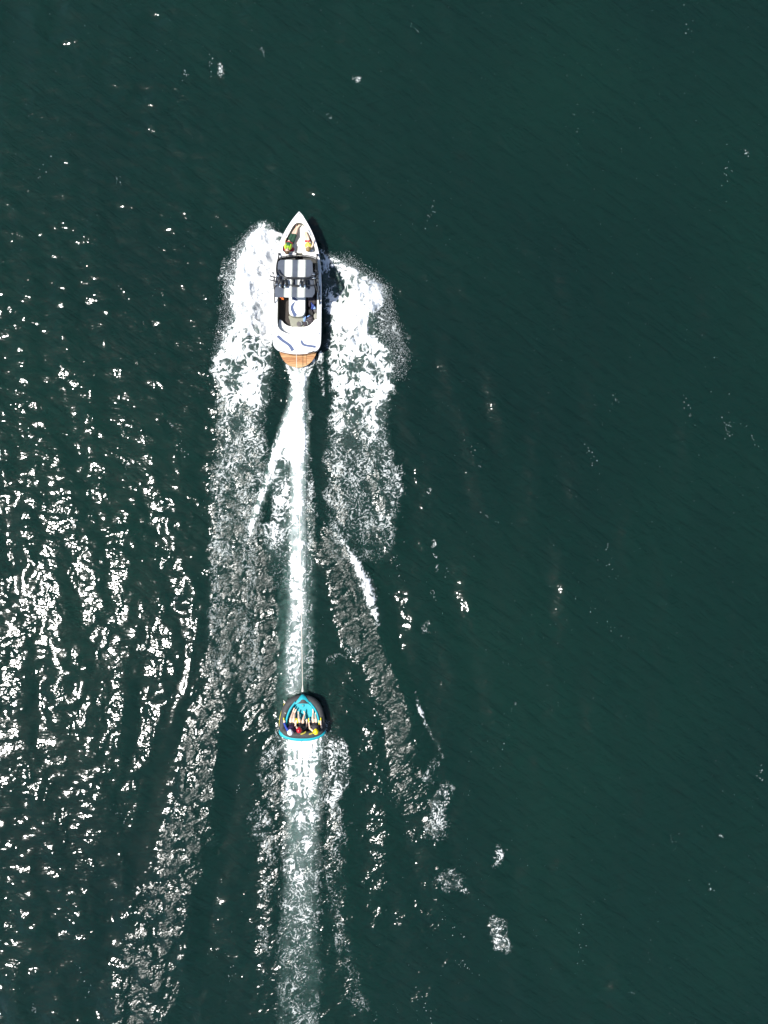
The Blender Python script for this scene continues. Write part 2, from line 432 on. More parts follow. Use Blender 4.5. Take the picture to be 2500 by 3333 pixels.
TUBE_W = q6([(140, 490, 675, .7), (165, 500, 665, .98), (250, 508, 658, .90), (350, 505, 664, .72), (450, 502, 656, .54), (600, 510, 645, .48), (750, 505, 640, .36), (900, 498, 636, .29), (1100, 482, 642, .22), (1300, 470, 660, .16), (1560, 468, 652, .12)])
WING_R = q6([(95, 690, 725, .35), (180, 690, 760, .40), (250, 675, 825, .32), (330, 690, 830, .32), (400, 690, 800, .26), (480, 690, 745, .25), (560, 715, 785, .25), (650, 720, 785, .22), (760, 690, 765, .16), (1000, 720, 770, .12), (1200, 760, 820, .08), (1480, 840, 890, .1)])
WING_L = q6([(130, 462, 500, .3), (190, 435, 478, .32), (270, 355, 455, .26), (340, 365, 445, .2), (390, 400, 440, .1), (440, 408, 445, .14), (540, 332, 430, .24), (600, 315, 400, .24), (690, 370, 432, .2), (800, 408, 440, .16), (900, 390, 425, .2), (1000, 372, 400, .12), (1300, 380, 420, .06)])
THIN_L = q4([(270, 230, 330, .25), (400, 165, 270, .28), (600, 165, 250, .22), (800, 170, 250, .22), (900, 120, 200, .15)])
THIN_R = q4([(720, 1240, 1330, .22), (800, 1240, 1430, .25), (950, 1330, 1490, .2), (1050, 1380, 1500, .16), (1180, 1390, 1440, .08)])

def foam_density(PX, PY):
    w = 14 * fbm(PX / 38, PY / 38, 101, 3); w2 = 5 * fbm(PX / 14, PY / 14, 141, 3)
    d = np.zeros_like(PX)
    def mx(a):
        np.maximum(d, a, out=d)
    mx(band(PX, PY, PLUME_L, 20, w * 1.5 + w2)); mx(band(PX, PY, PLUME_R, 20, w * 1.5 + w2))
    mod = np.clip(1 + .9 * fbm(PX / 34, PY / 46, 151, 3), .45, 1.5)
    mx(np.where(PY > 1500, np.clip(band(PX, PY, COLUMN, 13, w2 * 1.8) * (1 + (mod - 1) * .6 * sstep(1500, 1800, PY)), 0, 1), band(PX, PY, COLUMN, 9, w2 * 1.6))); mx(band(PX, PY, BRANCH, 8, w2 * 1.4)); mx(band(PX, PY, LACE_L, 14, w))
    mx(band(PX, PY, SIDE_R, 8, w)); mx(band(PX, PY, BREAK_R, 9, w2 * 2.2, 10) * np.clip(.55 + .45 * mod, 0, 1)); mx(band(PX, PY, LINE_R, 4, w2, 10))
    d -= blob(PX + w, PY + w, 1092, 930, 42, 66, -30, .42) ; np.clip(d, 0, 1, out=d)
    for s in STRAND: mx(band(PX, PY, s, 5, w2 * .6, 10))
    # long streaks behind the tube
    st = .45 * perlin(PX / 10.0, PY / 190.0, 77)
    mx(np.clip(band(PX, PY, TUBE_W, 30, w2 + 1.5 * w * sstep(2400, 2600, PY), 8) * (1 + st * sstep(2900, 2450, PY) * 2) * (1 + (mod - 1) * .8 * sstep(2430, 2560, PY)), 0, .95)); mx(band(PX, PY, WING_R, 22, w * 2.4) * mod); mx(band(PX, PY, WING_L, 20, w * 2.2) * mod)
    mx(band(PX, PY, THIN_L, 24, w * 2)); mx(band(PX, PY, THIN_R, 30, w * 2.2) * mod)
    for a in ((1437, 2605, 34, 58, 15, .27), (1420, 2690, 42, 48, 20, .27), (1468, 2865, 46, 42, 0, .24), (1628, 3040, 32, 64, -18, .27), (1400, 2520, 22, 50, 10, .22), (1300, 1570, 18, 60, 0, .25),
              (925, 1995, 60, 40, 0, .05), (1120, 2130, 60, 14, -25, .14), (720, 165 + 65, 12, 26, -30, .30), (1160, 258, 12, 14, 20, .22), (1505, 2900, 10, 12, 0, .2),
              (1386, 2040, 14, 26, 0, .2), (1400, 1600, 7, 12, 0, .2), (1408, 1770, 8, 15, 0, .2), (1420, 1850, 6, 13, 0, .2), (2322, 1420, 9, 26, 5, .16), (2110, 2130, 9, 14, 0, .25), (1880, 2170, 9, 14, 0, .25), (1793, 1590, 8, 16, 0, .2), (2255, 2805, 9, 12, 0, .3), (1620, 2790, 14, 42, 20, .2)):
        mx(blob(PX + w * 1.6 + w2, PY + w2 * 2, *a) * np.clip(mod * 1.1, 0, 1.4))
    return d

def chop_field(PX, PY):
    w = 22 * fbm(PX / 60, PY / 60, 201, 3)
    c = np.zeros_like(PX)
    def mx(a): np.maximum(c, a, out=c)
    R = q5([(100, 775, 800, .9), (300, 775, 840, .9), (450, 785, 950, .9), (600, 830, 1045, .9), (750, 930, 1110, 1.0), (900, 945, 1190, 1.0), (1050, 965, 1235, 1.0), (1150, 1000, 1262, .95), (1300, 1140, 1320, .95), (1450, 1190, 1380, .9), (1600, 1240, 1440, .85), (1750, 1270, 1460, .8), (1900, 1280, 1500, .6), (2200, 1320, 1560, .45)])
    mx(band(PX, PY, q5([(0, 180, 520, .75), (300, 180, 480, .72), (600, 165, 560, .70), (900, 150, 620, .75), (1200, 130, 640, .72), (1500, 120, 600, .6), (1700, 60, 560, .35)]), 24, w * 1.3))
    mx(band(PX, PY, q4([(800, 130, 500, .3), (1500, 100, 540, .5), (2200, 90, 520, .7)]), 15, w * .5))
    mx(band(PX, PY, q4([(1300, 900, 1380, .3), (1700, 890, 1430, .45), (2200, 900, 1430, .45), (2600, 920, 1380, .3)]), 14, w * .5))
    mx(band(PX, PY, q4([(1000, 580, 640, .7), (1200, 570, 640, .7), (1450, 560, 620, .6)]), 10, w * .3))
    mx(band(PX, PY, q4([(1050, 830, 900, .7), (1290, 850, 910, .5)]), 10, w * .3))
    mx(band(PX, PY, q6([(60, 300, 520, .40), (300, 340, 700, .45), (500, 310, 800, .48), (800, 360, 790, .34), (1200, 340, 840, .30), (1560, 330, 900, .26)]), 36, w * 1.3))
    mx(band(PX, PY, q6([(0, 880, 1120, .55), (300, 840, 1260, .5), (700, 800, 1300, .5), (1100, 800, 1300, .42), (1560, 800, 1340, .32)]), 60, w) * sstep(-.12, .2, fbm(PX / 75, PY / 95, 207, 3)))
    mx(band(PX, PY, [(2250, 640, 730, .6), (2450, 590, 715, .9), (2700, 530, 690, .9), (2900, 470, 630, .75), (3400, 300, 560, .65)], 46, w * 2.2))
    for a in ((1437, 2605, 40, 65, 15, .8), (1420, 2690, 45, 50, 20, .8), (1468, 2865, 50, 46, 0, .7), (1628, 3040, 34, 66, -18, .8), (1300, 1580, 24, 70, 0, .7)):
        mx(blob(PX + w * .5, PY, *a))
    c *= np.clip(.78 + 1.5 * fbm(PX / 40 + PY / 160, PY / 62, 231, 3), .18, 1.4)
    mx(1.15 * band(PX, PY, R, 24, w * 1.0) * np.clip(.95 + .9 * fbm(PX / 40 + PY / 90, PY / 50, 233, 3), .45, 1.3))
    # gusts lift small patches of ripples everywhere
    g = fbm(PX / 46, PY / 80, 221, 3)
    mx(.20 * sstep(.22, .5, g) * sstep(1900, 1000, PX))
    return c

CALM = [q4([(1000, 480, 600, .7), (1250, 490, 640, .9), (1450, 470, 600, .9), (1600, 470, 560, .6)]), q4([(1000, 870, 950, .7), (1300, 780, 930, .95), (1600, 790, 900, .95), (2100, 820, 900, .8), (2400, 850, 930, .5)]),
        q5([(650, 800, 900, .7), (900, 800, 930, .9), (1300, 830, 950, .8), (1600, 900, 1000, .6)]), [(2150, 600, 640, .5), (2350, 530, 600, .9), (2600, 470, 560, .9), (2900, 400, 480, .7)], q6([(150, 180, 350, .7), (400, 170, 400, .8), (700, 250, 360, .6)])]

def heights(X, Y):
    """Water height (m) for arrays in metres."""
    PX = X / MPP + 1250; PY = 1666.5 - Y / MPP
    h = np.zeros_like(X)
    g = np.random.default_rng(11)
    def waves(n, l0, l1, th0, spread, slope):
        nonlocal h
        for _ in range(n):
            lam = math.exp(g.uniform(math.log(l0), math.log(l1))); k = 2 * math.pi / lam
            th = th0 + g.normal(0, spread); a = slope / k * math.sqrt(2.0 / n)
            ph = g.uniform(0, 2 * math.pi)
            h += a * np.sin(k * (X * math.cos(th) + Y * math.sin(th)) + ph)
    waves(8, 3.2, 6.5, math.radians(14), .25, .030)
    waves(16, 1.3, 2.5, math.radians(8), .20, .085)
    waves(24, .48, 1.2, math.radians(50), .8, .064)
    waves(18, .5, 1.4, math.radians(98), .40, .068)
    gust = .75 + .6 * fbm(PX / 170, PY / 260, 301, 3)
    h *= gust * (1 + .35 * sstep(1500, 600, PY) * sstep(1000, 400, PX) + .25 * sstep(2500, 3000, PY) * sstep(900, 500, PX))
    calm = np.zeros_like(X)
    for c in CALM: np.maximum(calm, band(PX, PY, c, 22), out=calm)
    h *= 1 - .75 * calm
    # flattened under the boat and the tube
    hull = band(PX, PY, [(690, 955, 985, 1), (800, 905, 1040, 1), (1190, 885, 1050, 1)], 8)
    ring = blob(PX, PY, 985, 2335, 78, 82, 0, 1)
    h *= 1 - np.maximum(hull, ring)
    # raised spray, wash and wake ridges
    n1 = fbm(X * 1.7, Y * 1.7, 311, 4)
    h += band(PX, PY, [(735, 845, 880, .12), (800, 800, 880, .30), (900, 775, 868, .34), (1040, 765, 860, .26), (1150, 730, 860, .14), (1300, 730, 850, .06), (1500, 720, 850, .02)], 26) * (1 + 1.5 * n1)
    h += band(PX, PY, [(835, 1075, 1090, .08), (900, 1090, 1190, .14), (940, 1150, 1240, .36), (1000, 1120, 1230, .34), (1080, 1105, 1200, .24), (1200, 1110, 1250, .14), (1400, 1110, 1240, .06), (1700, 1100, 1270, .02)], 24) * (1 + 1.5 * n1)
    h += band(PX, PY, COLUMN, 18) * .10 * (1 + 1.2 * n1)
    def ramp(rows, back=28, front=30):
        r = np.array(rows, float)
        xl = np.interp(PY, r[:, 0], r[:, 1]); xr = np.interp(PY, r[:, 0], r[:, 2]); d = np.interp(PY, r[:, 0], r[:, 3])
        x = PX + 16 * fbm(PX / 70, PY / 70, 341, 2)
        t = np.clip((x - xl) / (xr - xl), 0, 1)
        e = t * sstep(xr + back * 2, xr, x) * sstep(r[0, 0] - 80, r[0, 0] + 40, PY) * sstep(r[-1, 0] + 120, r[-1, 0] - 40, PY)
        return d * e
    h += ramp(q5([(350, 760, 880, .08), (600, 810, 1050, .16), (750, 900, 1115, .24), (900, 930, 1190, .28), (1050, 960, 1240, .28), (1150, 1000, 1265, .26), (1300, 1130, 1320, .22), (1450, 1180, 1380, .22), (1600, 1240, 1440, .20), (1750, 1270, 1460, .18), (2200, 1380, 1560, .10), (2700, 1500, 1640, .05)]))
    h += ramp([(2150, 640, 740, .08), (2400, 590, 715, .20), (2600, 560, 690, .22), (2900, 470, 630, .20), (3350, 320, 560, .16)], 40)
    h += ramp([(1400, 690, 860, .10), (1700, 690, 840, .16), (2000, 680, 900, .20), (2200, 680, 920, .18), (2400, 740, 900, .10)], 40)
    h += ramp([(1900, 560, 660, .10), (2100, 520, 630, .16), (2250, 480, 600, .16), (2450, 430, 520, .08)], 40)
    h += ramp([(2550, 850, 950, .04), (2800, 850, 950, .08), (3333, 830, 960, .06)], 30)
    h += ramp([(2450, 1040, 1120, .04), (2700, 1060, 1110, .06), (3333, 1120, 1190, .05)], 24)
    h += band(PX, PY, BREAK_R, 30) * .12
    h -= band(PX, PY, [(2100, 560, 640, .04), (2500, 470, 560, .08), (2900, 380, 470, .07), (3300, 260, 360, .05)], 45)
    h += band(PX, PY, TUBE_W, 20) * .05 * (1 + 1.2 * n1)
    c = chop_field(PX, PY)
    h += c * .045 * fbm(X * 2.3 + Y * .8, Y * 2.6 - X * .8, 331, 3)
    h *= 1 - .9 * hull
    return h

# ------------------------------------------------------------------ the lake
STEP = .06
def axis(half):
    core = np.arange(-half, half + 1e-6, STEP)
    out = [half]; d = STEP
    while out[-1] < 2500: d *= 1.22; out.append(out[-1] + d)
    o = np.array(out[1:]); return np.concatenate([-o[::-1], core, o])
ax_x, ax_y = axis(19.2), axis(25.2)
XX, YY = np.meshgrid(ax_x, ax_y)           # rows = y
far = np.maximum(np.abs(XX) / 19.2, np.abs(YY) / 25.2)
HH = heights(XX, YY) * sstep(1.6, 1.0, far)
PXg, PYg = XX / MPP + 1250, 1666.5 - YY / MPP

def grid_mesh(name, V, nx, ny, keep=None):
    idx = np.arange(nx * ny).reshape(ny, nx)
    quads = np.stack([idx[:-1, :-1], idx[:-1, 1:], idx[1:, 1:], idx[1:, :-1]], -1).reshape(-1, 4)
    used = None
    if keep is not None:
        quads = quads[keep.reshape(-1)]
        used, inv = np.unique(quads, return_inverse=True); quads = inv.reshape(-1, 4); V = V[used]
    me = bpy.data.meshes.new(name)
    me.vertices.add(len(V)); me.vertices.foreach_set('co', V.astype(np.float32).ravel())
    me.loops.add(quads.size); me.loops.foreach_set('vertex_index', quads.astype(np.int32).ravel())
    me.polygons.add(len(quads)); me.polygons.foreach_set('loop_start', np.arange(0, quads.size, 4, dtype=np.int32))
    me.polygons.foreach_set('use_smooth', np.ones(len(quads), bool))
    me.update(calc_edges=True); me.validate()
    return me, used
def set_attr(me, nm, arr):
    a = me.attributes.new(nm, 'FLOAT', 'POINT'); a.data.foreach_set('value', arr.astype(np.float32).ravel())

me, _ = grid_mesh('lake_water', np.stack([XX, YY, HH], -1).reshape(-1, 3), len(ax_x), len(ax_y))
calm = np.zeros_like(XX)
for c in CALM: np.maximum(calm, band(PXg, PYg, c, 22), out=calm)
gust = .75 + .7 * fbm(PXg / 150, PYg / 230, 401, 3)
set_attr(me, 'ripple', np.clip(gust, .3, 1.6) * (1 - .6 * calm))
set_attr(me, 'chop', chop_field(PXg, PYg) * (1 - .8 * calm))
wv = 20 * fbm(PXg / 50, PYg / 50, 409, 3)
soft = np.maximum(band(PXg, PYg, [(1250, 690, 880, .8), (1600, 690, 920, .8), (1900, 690, 930, 1), (2200, 700, 930, 1), (2450, 740, 920, .6)], 40, wv), band(PXg, PYg, [(1300, 1050, 1290, .8), (1800, 1060, 1270, .8)], 30, wv))
np.maximum(soft, band(PXg, PYg, [(2400, 820, 1170, .8), (2800, 810, 1130, .8), (3400, 820, 1180, .6)], 40, wv), out=soft)
np.maximum(soft, band(PXg, PYg, [(2200, 620, 760, .3), (2600, 520, 720, .5), (3000, 400, 640, .5), (3400, 280, 580, .5)], 40, wv), out=soft)
np.maximum(soft, band(PXg, PYg, [(1650, 1000, 1120, .4), (2100, 1070, 1280, .45), (2500, 1230, 1400, .4), (2700, 1280, 1480, .3)], 40, wv), out=soft)
set_attr(me, 'soft', soft)
aer = np.zeros_like(XX)
wv = 8 * fbm(PXg / 20, PYg / 20, 411, 3)
for rows, k, s in ((COLUMN, .62, 20), (LACE_L, .22, 20), (PLUME_L, .16, 20), (PLUME_R, .16, 22), (TUBE_W, .42, 18), (BRANCH, .4, 12)):
    np.maximum(aer, band(PXg, PYg, rows, s, wv) * k, out=aer)
np.maximum(aer, band(PXg, PYg, q5([(300, 640, 790, .20), (800, 640, 800, .26), (1200, 620, 790, .28), (1500, 600, 780, .18), (1750, 600, 760, .05)]), 30, wv * 2), out=aer)
set_attr(me, 'aeration', np.clip(aer * (1 + .9 * fbm(PXg / 13, PYg / 13, 421, 3)), 0, 1))
me.materials.append(M['water'])
water = link(bpy.data.objects.new('lake_water', me))
tag(water, 'dark green rippled lake water with sun glitter', 'water', kind='structure')

# ------------------------------------------------------------------ foam as relief over the water
def Hinterp(X, Y):
    i = np.clip(np.searchsorted(ax_x, X) - 1, 0, len(ax_x) - 2); j = np.clip(np.searchsorted(ax_y, Y) - 1, 0, len(ax_y) - 2)
    fx = (X - ax_x[i]) / (ax_x[i + 1] - ax_x[i]); fy = (Y - ax_y[j]) / (ax_y[j + 1] - ax_y[j])
    return (HH[j, i] * (1 - fx) + HH[j, i + 1] * fx) * (1 - fy) + (HH[j + 1, i] * (1 - fx) + HH[j + 1, i + 1] * fx) * fy
def rank(a):
    s = np.sort(a.ravel()[::7]); return np.searchsorted(s, a) / len(s)
def foam_sheet(name, x0, x1, y0, y1, step, seed):
    a = np.arange((x0 - 1250) * MPP, (x1 - 1250) * MPP, step); b_ = np.arange((1666.5 - y1) * MPP, (1666.5 - y0) * MPP, step)
    X, Y = np.meshgrid(a, b_); PX = X / MPP + 1250; PY = 1666.5 - Y / MPP
    D = foam_density(PX, PY)
    # swirling filaments: domain-warped ridges
    wx = X + .34 * fbm(X * 1.4, Y * 1.4, seed, 3); wy = Y + .34 * fbm(X * 1.4 + 40, Y * 1.4 + 9, seed + 5, 3)
    r1 = 1 - np.abs(fbm(wx * 2.6, wy * 2.1, seed + 10, 2)) * 2.2
    wx2 = wx + .07 * fbm(X * 6, Y * 6, seed + 15, 2); wy2 = wy + .07 * fbm(X * 6 + 31, Y * 6, seed + 17, 2)
    r2 = 1 - np.abs(fbm(wx2 * 5.0, wy2 * 4.2, seed + 20, 2)) * 2.2
    low = fbm(X * 1.1, Y * .8, seed + 30, 3)
    fine = fbm(X * 13, Y * 13, seed + 40, 2)
    Nc = rank(.75 * r1 + .55 * r2 + .8 * low + .14 * fine)
    r3 = 1 - np.abs(fbm(wx2 * 8.0, wy2 * 7.0, seed + 60, 2)) * 2.2
    Nf = rank(.55 * r2 + .8 * r3 + .45 * low + .20 * fine)
    k = sstep(.20, .62, D)
    N = Nc * k + Nf * (1 - k)
    F = D - (1 - N)
    F = np.where(D < .012, -1, F)
    F = F - .02
    C = sstep(-.20, .40, F) + .05 * np.clip(D, 0, 1)
    C = np.clip(C + 1.5 * np.clip(D - .8, 0, 1), 0, 1) * sstep(.012, .08, D)
    wob = 7 * fbm(PX / 22, PY / 22, seed + 70, 3)
    veil = np.maximum(band(PX, PY, COLUMN, 17, wob) * .85, band(PX, PY, TUBE_W, 34, wob * 3, 10) * .26 * sstep(3300, 2700, PY))
    C = np.clip(np.maximum(C, veil * (.75 + .9 * fbm(X * 3.2, Y * 1.6, seed + 74, 3))), 0, 1)
    lift = .010 + np.clip(F * .10, -.008, .03) + np.where(F > 0, 1, 0) * np.clip(D - .6, 0, .4) * .05 * (fbm(X * 4.5, Y * 4.5, seed + 50, 3) + .2)
    Z = Hinterp(X, Y) + .004 + lift
    PXb = band(PX, PY, [(685, 970, 976, 1), (740, 935, 1003, 1), (800, 907, 1030, 1), (900, 892, 1044, 1), (1130, 887, 1046, 1), (1150, 905, 1030, 1)], 2, None, 2)
    C = np.where(PXb > .3, 0, C)
    pos = C > .012
    keep = pos[:-1, :-1] | pos[:-1, 1:] | pos[1:, :-1] | pos[1:, 1:]
    me, used = grid_mesh(name, np.stack([X, Y, Z], -1).reshape(-1, 3), len(a), len(b_), keep)
    set_attr(me, 'thick', np.clip(F + 1.6 * np.clip(D - .72, 0, 1), 0, 1).reshape(-1)[used])
    set_attr(me, 'cover', C.reshape(-1)[used])
    me.materials.append(M['foam'])
    return link(bpy.data.objects.new(name, me))
tag(foam_sheet('boat_wake_foam', 560, 1480, 60, 2290, .025, 500), 'white churned foam spreading behind and beside the motorboat', 'foam', kind='stuff')
tag(foam_sheet('tube_wake_foam', 560, 1720, 2290, 3400, .025, 600), 'streaky white foam trailing behind the towed tube', 'foam', kind='stuff')

# white flecks painted in for sun glints, scattered over the open water in wind lines
def flecks(name, seed):
    g = np.random.default_rng(seed); vs = []; fs = []; pts = []
    for _ in range(80):
        cx, cy = g.uniform(-1150, 1250) + 1250, g.uniform(-60, 3390); a = g.normal(math.radians(80), .35); ln = g.gamma(2, 14)
        for _ in range(int(g.integers(2, 14))):
            t = g.normal(0, ln); w = g.normal(0, 3 + ln * .12); pts.append((cx + t * math.cos(a) + w, cy + t * math.sin(a), g.uniform(.006, .019)))
    for _ in range(1100): pts.append((g.uniform(0, 2500), g.uniform(-50, 3380), g.uniform(.004, .010)))
    P = np.array(pts); X = (P[:, 0] - 1250) * MPP; Y = (1666.5 - P[:, 1]) * MPP; Z = Hinterp(X, Y) + .006
    for x, y, z, r_ in zip(X, Y, Z, P[:, 2]):
        n_ = 6; k = len(vs); ph = g.uniform(0, 6.28); e = g.uniform(.5, 1)
        vs.append((x, y, z + r_ * .4))
        for j in range(n_):
            q_ = ph + j * 2 * math.pi / n_; rr = r_ * g.uniform(.7, 1.25); vs.append((x + rr * e * math.cos(q_), y + rr * math.sin(q_), z - .006))
        for j in range(n_): fs.append((k, k + 1 + j, k + 1 + (j + 1) % n_))
    me = bpy.data.meshes.new(name); me.from_pydata(vs, [], fs); me.materials.append(M['fleck'])
    return link(bpy.data.objects.new(name, me))
tag(flecks('glint_flecks', 21), 'tiny white flecks standing in for sun glints in lines over the open water', 'foam', kind='stuff')

# flying drops round the bow wash and behind the tube
def drops(name, rows_list, count, zmax, seed):
    g = np.random.default_rng(seed); vs = []; fs = []
    tet = np.array([(1, 1, 1), (1, -1, -1), (-1, 1, -1), (-1, -1, 1)], float) / 1.4
    for rows, n in rows_list:
        r = np.array(rows)
        y = g.uniform(r[0, 0], r[-1, 0], n); xl = np.interp(y, r[:, 0], r[:, 1]); xr = np.interp(y, r[:, 0], r[:, 2]); d = np.interp(y, r[:, 0], r[:, 3])
        x = g.uniform(xl, xr)
        ok = g.uniform(0, 1, n) < d
        x, y = x[ok] + g.normal(0, 7, ok.sum()), y[ok] + g.normal(0, 7, ok.sum())
        X = (x - 1250) * MPP; Y = (1666.5 - y) * MPP
        Z = np.maximum(Hinterp(X, Y), 0) + .02 + g.exponential(zmax * .3, len(X)).clip(0, zmax)
        s = g.uniform(.003, .010, len(X)) * (1 + 1.2 * (g.uniform(0, 1, len(X)) > .95))
        for i in range(len(X)):
            k = len(vs); q = tet[:, g.permutation(3)] * s[i] + (X[i], Y[i], Z[i]); vs.extend(map(tuple, q))
            fs.extend(((k, k + 1, k + 2), (k, k + 3, k + 1), (k, k + 2, k + 3), (k + 1, k + 3, k + 2)))
    mb = MB(); mb.v = vs; mb.f = fs
    me = bpy.data.meshes.new(name); me.from_pydata(vs, [], fs); me.materials.append(M['fleck'])
    return link(bpy.data.objects.new(name, me))
tag(drops('spray_drops', [(q4([(80, 380, 560, 1), (200, 290, 400, 1), (400, 200, 330, .9), (700, 160, 300, .6), (1000, 90, 180, .3)]), 7500),
                          (q4([(290, 900, 1060, .8), (420, 1030, 1250, .9), (520, 1200, 1370, 1), (700, 1250, 1400, .8), (1000, 1370, 1500, .5), (1180, 1380, 1480, .2)]), 8000)], 10500, .35, 5),
    'fine white spray drops flung from the boat bow wash', 'spray', kind='stuff')

# ------------------------------------------------------------------ the motorboat
boat = empty('motorboat', W(967, 950, 0))
tag(boat, 'white open-bow motorboat with striped grey canopy and teak swim platform', 'boat')
BOW_Y = W(973, 690, 1.0).y; STERN_Y = W(967, 1150, .78).y
def sheer(y):
    t = max(0, min(1, (y - STERN_Y) / (BOW_Y - STERN_Y))); return .74 + .24 * t * t
def dz(p):                       # put a traced point on the deck surface (height follows the sheer)
    f = p
    z = .8
    for _ in range(3):
        q = f(z); z = sheer(q.y)
    return f(z)
def D1(u, v): return dz(lambda z: Z1(u, v, z))
def D2(u, v): return dz(lambda z: Z2(u, v, z))

left = [D1(787, 178), D1(715, 262), D1(640, 358), D1(560, 478), D1(480, 618), D1(418, 745), D1(370, 872), D1(335, 1010), D1(310, 1140), D1(288, 1350), D1(272, 1600),
        D2(258, 330), D2(250, 560), D2(245, 800), D2(244, 1150), D2(247, 1340)]
stern = [D2(262, 1430), D2(310, 1500), D2(385, 1548), D2(520, 1586), D2(735, 1612), D2(950, 1598), D2(1080, 1566), D2(1165, 1525), D2(1218, 1450)]
right = [D2(1236, 1340), D2(1243, 1150), D2(1247, 800), D2(1250, 560), D2(1252, 330), D1(1250, 1700), D1(1242, 1500), D1(1226, 1260), D1(1190, 1010), D1(1142, 830), D1(1080, 660), D1(1000, 490), D1(915, 345), D1(850, 243)]
tip = left[0]
outer = crom(left + stern + right + [tip], 3)[:-1]
# hull shell below the deck edge
rings = []
prof = [(0.0, 1.0, 0), (-.035, 1.012, 0), (-.075, 1.012, 0), (-.11, .995, .02)]
n = len(outer)
def axis_x(y):
    return tip.x + (W(967, 1150, .78).x - tip.x) * (BOW_Y - y) / (BOW_Y - STERN_Y)
def ringpts(zf, s, rake):
    out = []
    for p in outer:
        cx = axis_x(p.y); t = max(0, (p.y - (BOW_Y - 2.6)) / 2.6)
        sb = s - (1 - s) * 1.0 * t
        out.append(Vector((cx + (p.x - cx) * sb, p.y - rake * t * t, zf(p))))
    return out
def strip(name, rr, m, parent, cap=False):
    mb = MB(); vs = [q for r_ in rr for q in r_]; fs = []
    for i in range(len(rr) - 1):
        for j in range(n): fs.append((i * n + j, i * n + (j + 1) % n, (i + 1) * n + (j + 1) % n, (i + 1) * n + j))
    if cap: fs.append(tuple((len(rr) - 1) * n + j for j in range(n)))
    mb.add(rel(boat, vs), fs); return mb.obj(name, m, parent)
hull = strip('hull', [ringpts(lambda p: p.z - .085, .996, .01), ringpts(lambda p: p.z * .62, .985, .12), ringpts(lambda p: p.z * .34, .955, .26), ringpts(lambda p: .10, .90, .42), ringpts(lambda p: -.05, .80, .6), ringpts(lambda p: -.22, .45, .9)], M['navy'], boat, True)
strip('rub_rail', [ringpts(lambda p: p.z - .03, 1.0, 0), ringpts(lambda p: p.z - .034, 1.014, 0), ringpts(lambda p: p.z - .08, 1.014, .0), ringpts(lambda p: p.z - .088, .994, 0)], M['rail'], hull)

# deck with one long opening: bow well, walk-through, cockpit
hole = crom([D1(790, 408), D1(735, 415), D1(680, 455), D1(630, 530), D1(585, 620), D1(530, 725), D1(480, 830), D1(448, 930), D1(445, 990), D1(480, 1030), D1(560, 1045)], 3) + \
    [D1(690, 1048), D1(724, 1050), D1(722, 1088), D1(660, 1094)] + \
    crom([D1(560, 1104), D1(450, 1122), D1(380, 1150), D1(352, 1220), D1(345, 1400), D1(340, 1700), D2(338, 330), D2(336, 600), D2(332, 850), D2(338, 1010), D2(372, 1085), D2(440, 1145), D2(560, 1192), D2(740, 1212), D2(940, 1205), D2(1060, 1180), D2(1130, 1120), D2(1158, 1010), D2(1164, 850), D2(1168, 600), D2(1172, 330),
          D1(1176, 1700), D1(1176, 1400), D1(1168, 1230), D1(1140, 1160), D1(1060, 1122), D1(960, 1100)], 3) + \
    [D1(862, 1088), D1(860, 1050), D1(900, 1048)] + \
    crom([D1(1010, 1046), D1(1095, 1034), D1(1128, 995), D1(1120, 930), D1(1085, 830), D1(1040, 725), D1(990, 620), D1(945, 530), D1(895, 455), D1(845, 415), D1(800, 408)], 3)[:-1]
allp = outer + hole
tris = tessellate_polygon([outer, hole])
def idx_of(tri): return tri
mb = MB(); mb.add(rel(boat, allp), [tuple(t) for t in tris])
# rolled outer edge and coaming lip
deck = mb.obj('deck', M['gel'], boat, smooth=False)
e0 = ringpts(lambda p: p.z, 1.0, 0); e1 = ringpts(lambda p: p.z - .012, 1.006, 0); e2 = ringpts(lambda p: p.z - .034, 1.008, 0)
strip('deck_edge', [e0, e1, e2], M['gel'], deck)
# liner walls
nh = len(hole); vs = [p for p in hole] + [Vector((p.x, p.y, .16)) for p in hole]
mb = MB(); mb.add(rel(boat, vs), [(j, (j + 1) % nh, nh + (j + 1) % nh, nh + j) for j in range(nh)])
liner = mb.obj('cockpit_liner', M['khaki'], boat)
# a soft white coaming bead around the opening
mb = MB(); mb.tube(rel(boat, [p + Vector((0, 0, .004)) for p in hole]), .016, 6, closed=True); mb.obj('coaming_bead', M['vinyl'], deck)

# floor
fl = [Z1(350, 1110, .2), Z1(1172, 1110, .2), Z2(1180, 1100, .2), Z2(740, 1230, .2), Z2(330, 1100, .2)]
cushion('floor', [(p.x, p.y) for p in fl], .10, .205, M['carpet'], boat, 0)

# bow cushions
zc = .60
cush_p = crom([Z1(742, 424, zc), Z1(690, 462, zc), Z1(640, 530, zc), Z1(594, 622, zc), Z1(538, 728, zc), Z1(488, 832, zc), Z1(456, 930, zc), Z1(455, 1000, zc), Z1(490, 1036, zc), Z1(700, 1042, zc), Z1(722, 1000, zc), Z1(728, 800, zc), Z1(745, 600, zc), Z1(770, 480, zc)], 3, True)
cush_s = crom([Z1(838, 424, zc), Z1(890, 466, zc), Z1(938, 540, zc), Z1(984, 626, zc), Z1(1034, 730, zc), Z1(1078, 832, zc), Z1(1112, 930, zc), Z1(1116, 992, zc), Z1(1088, 1026, zc), Z1(905, 1040, zc), Z1(880, 1000, zc), Z1(872, 800, zc), Z1(850, 600, zc), Z1(812, 480, zc)], 3, True)
cush_c = crom([Z1(776, 470, zc), Z1(806, 470, zc), Z1(846, 605, zc), Z1(866, 780, zc), Z1(735, 780, zc), Z1(750, 605, zc)], 3, True)
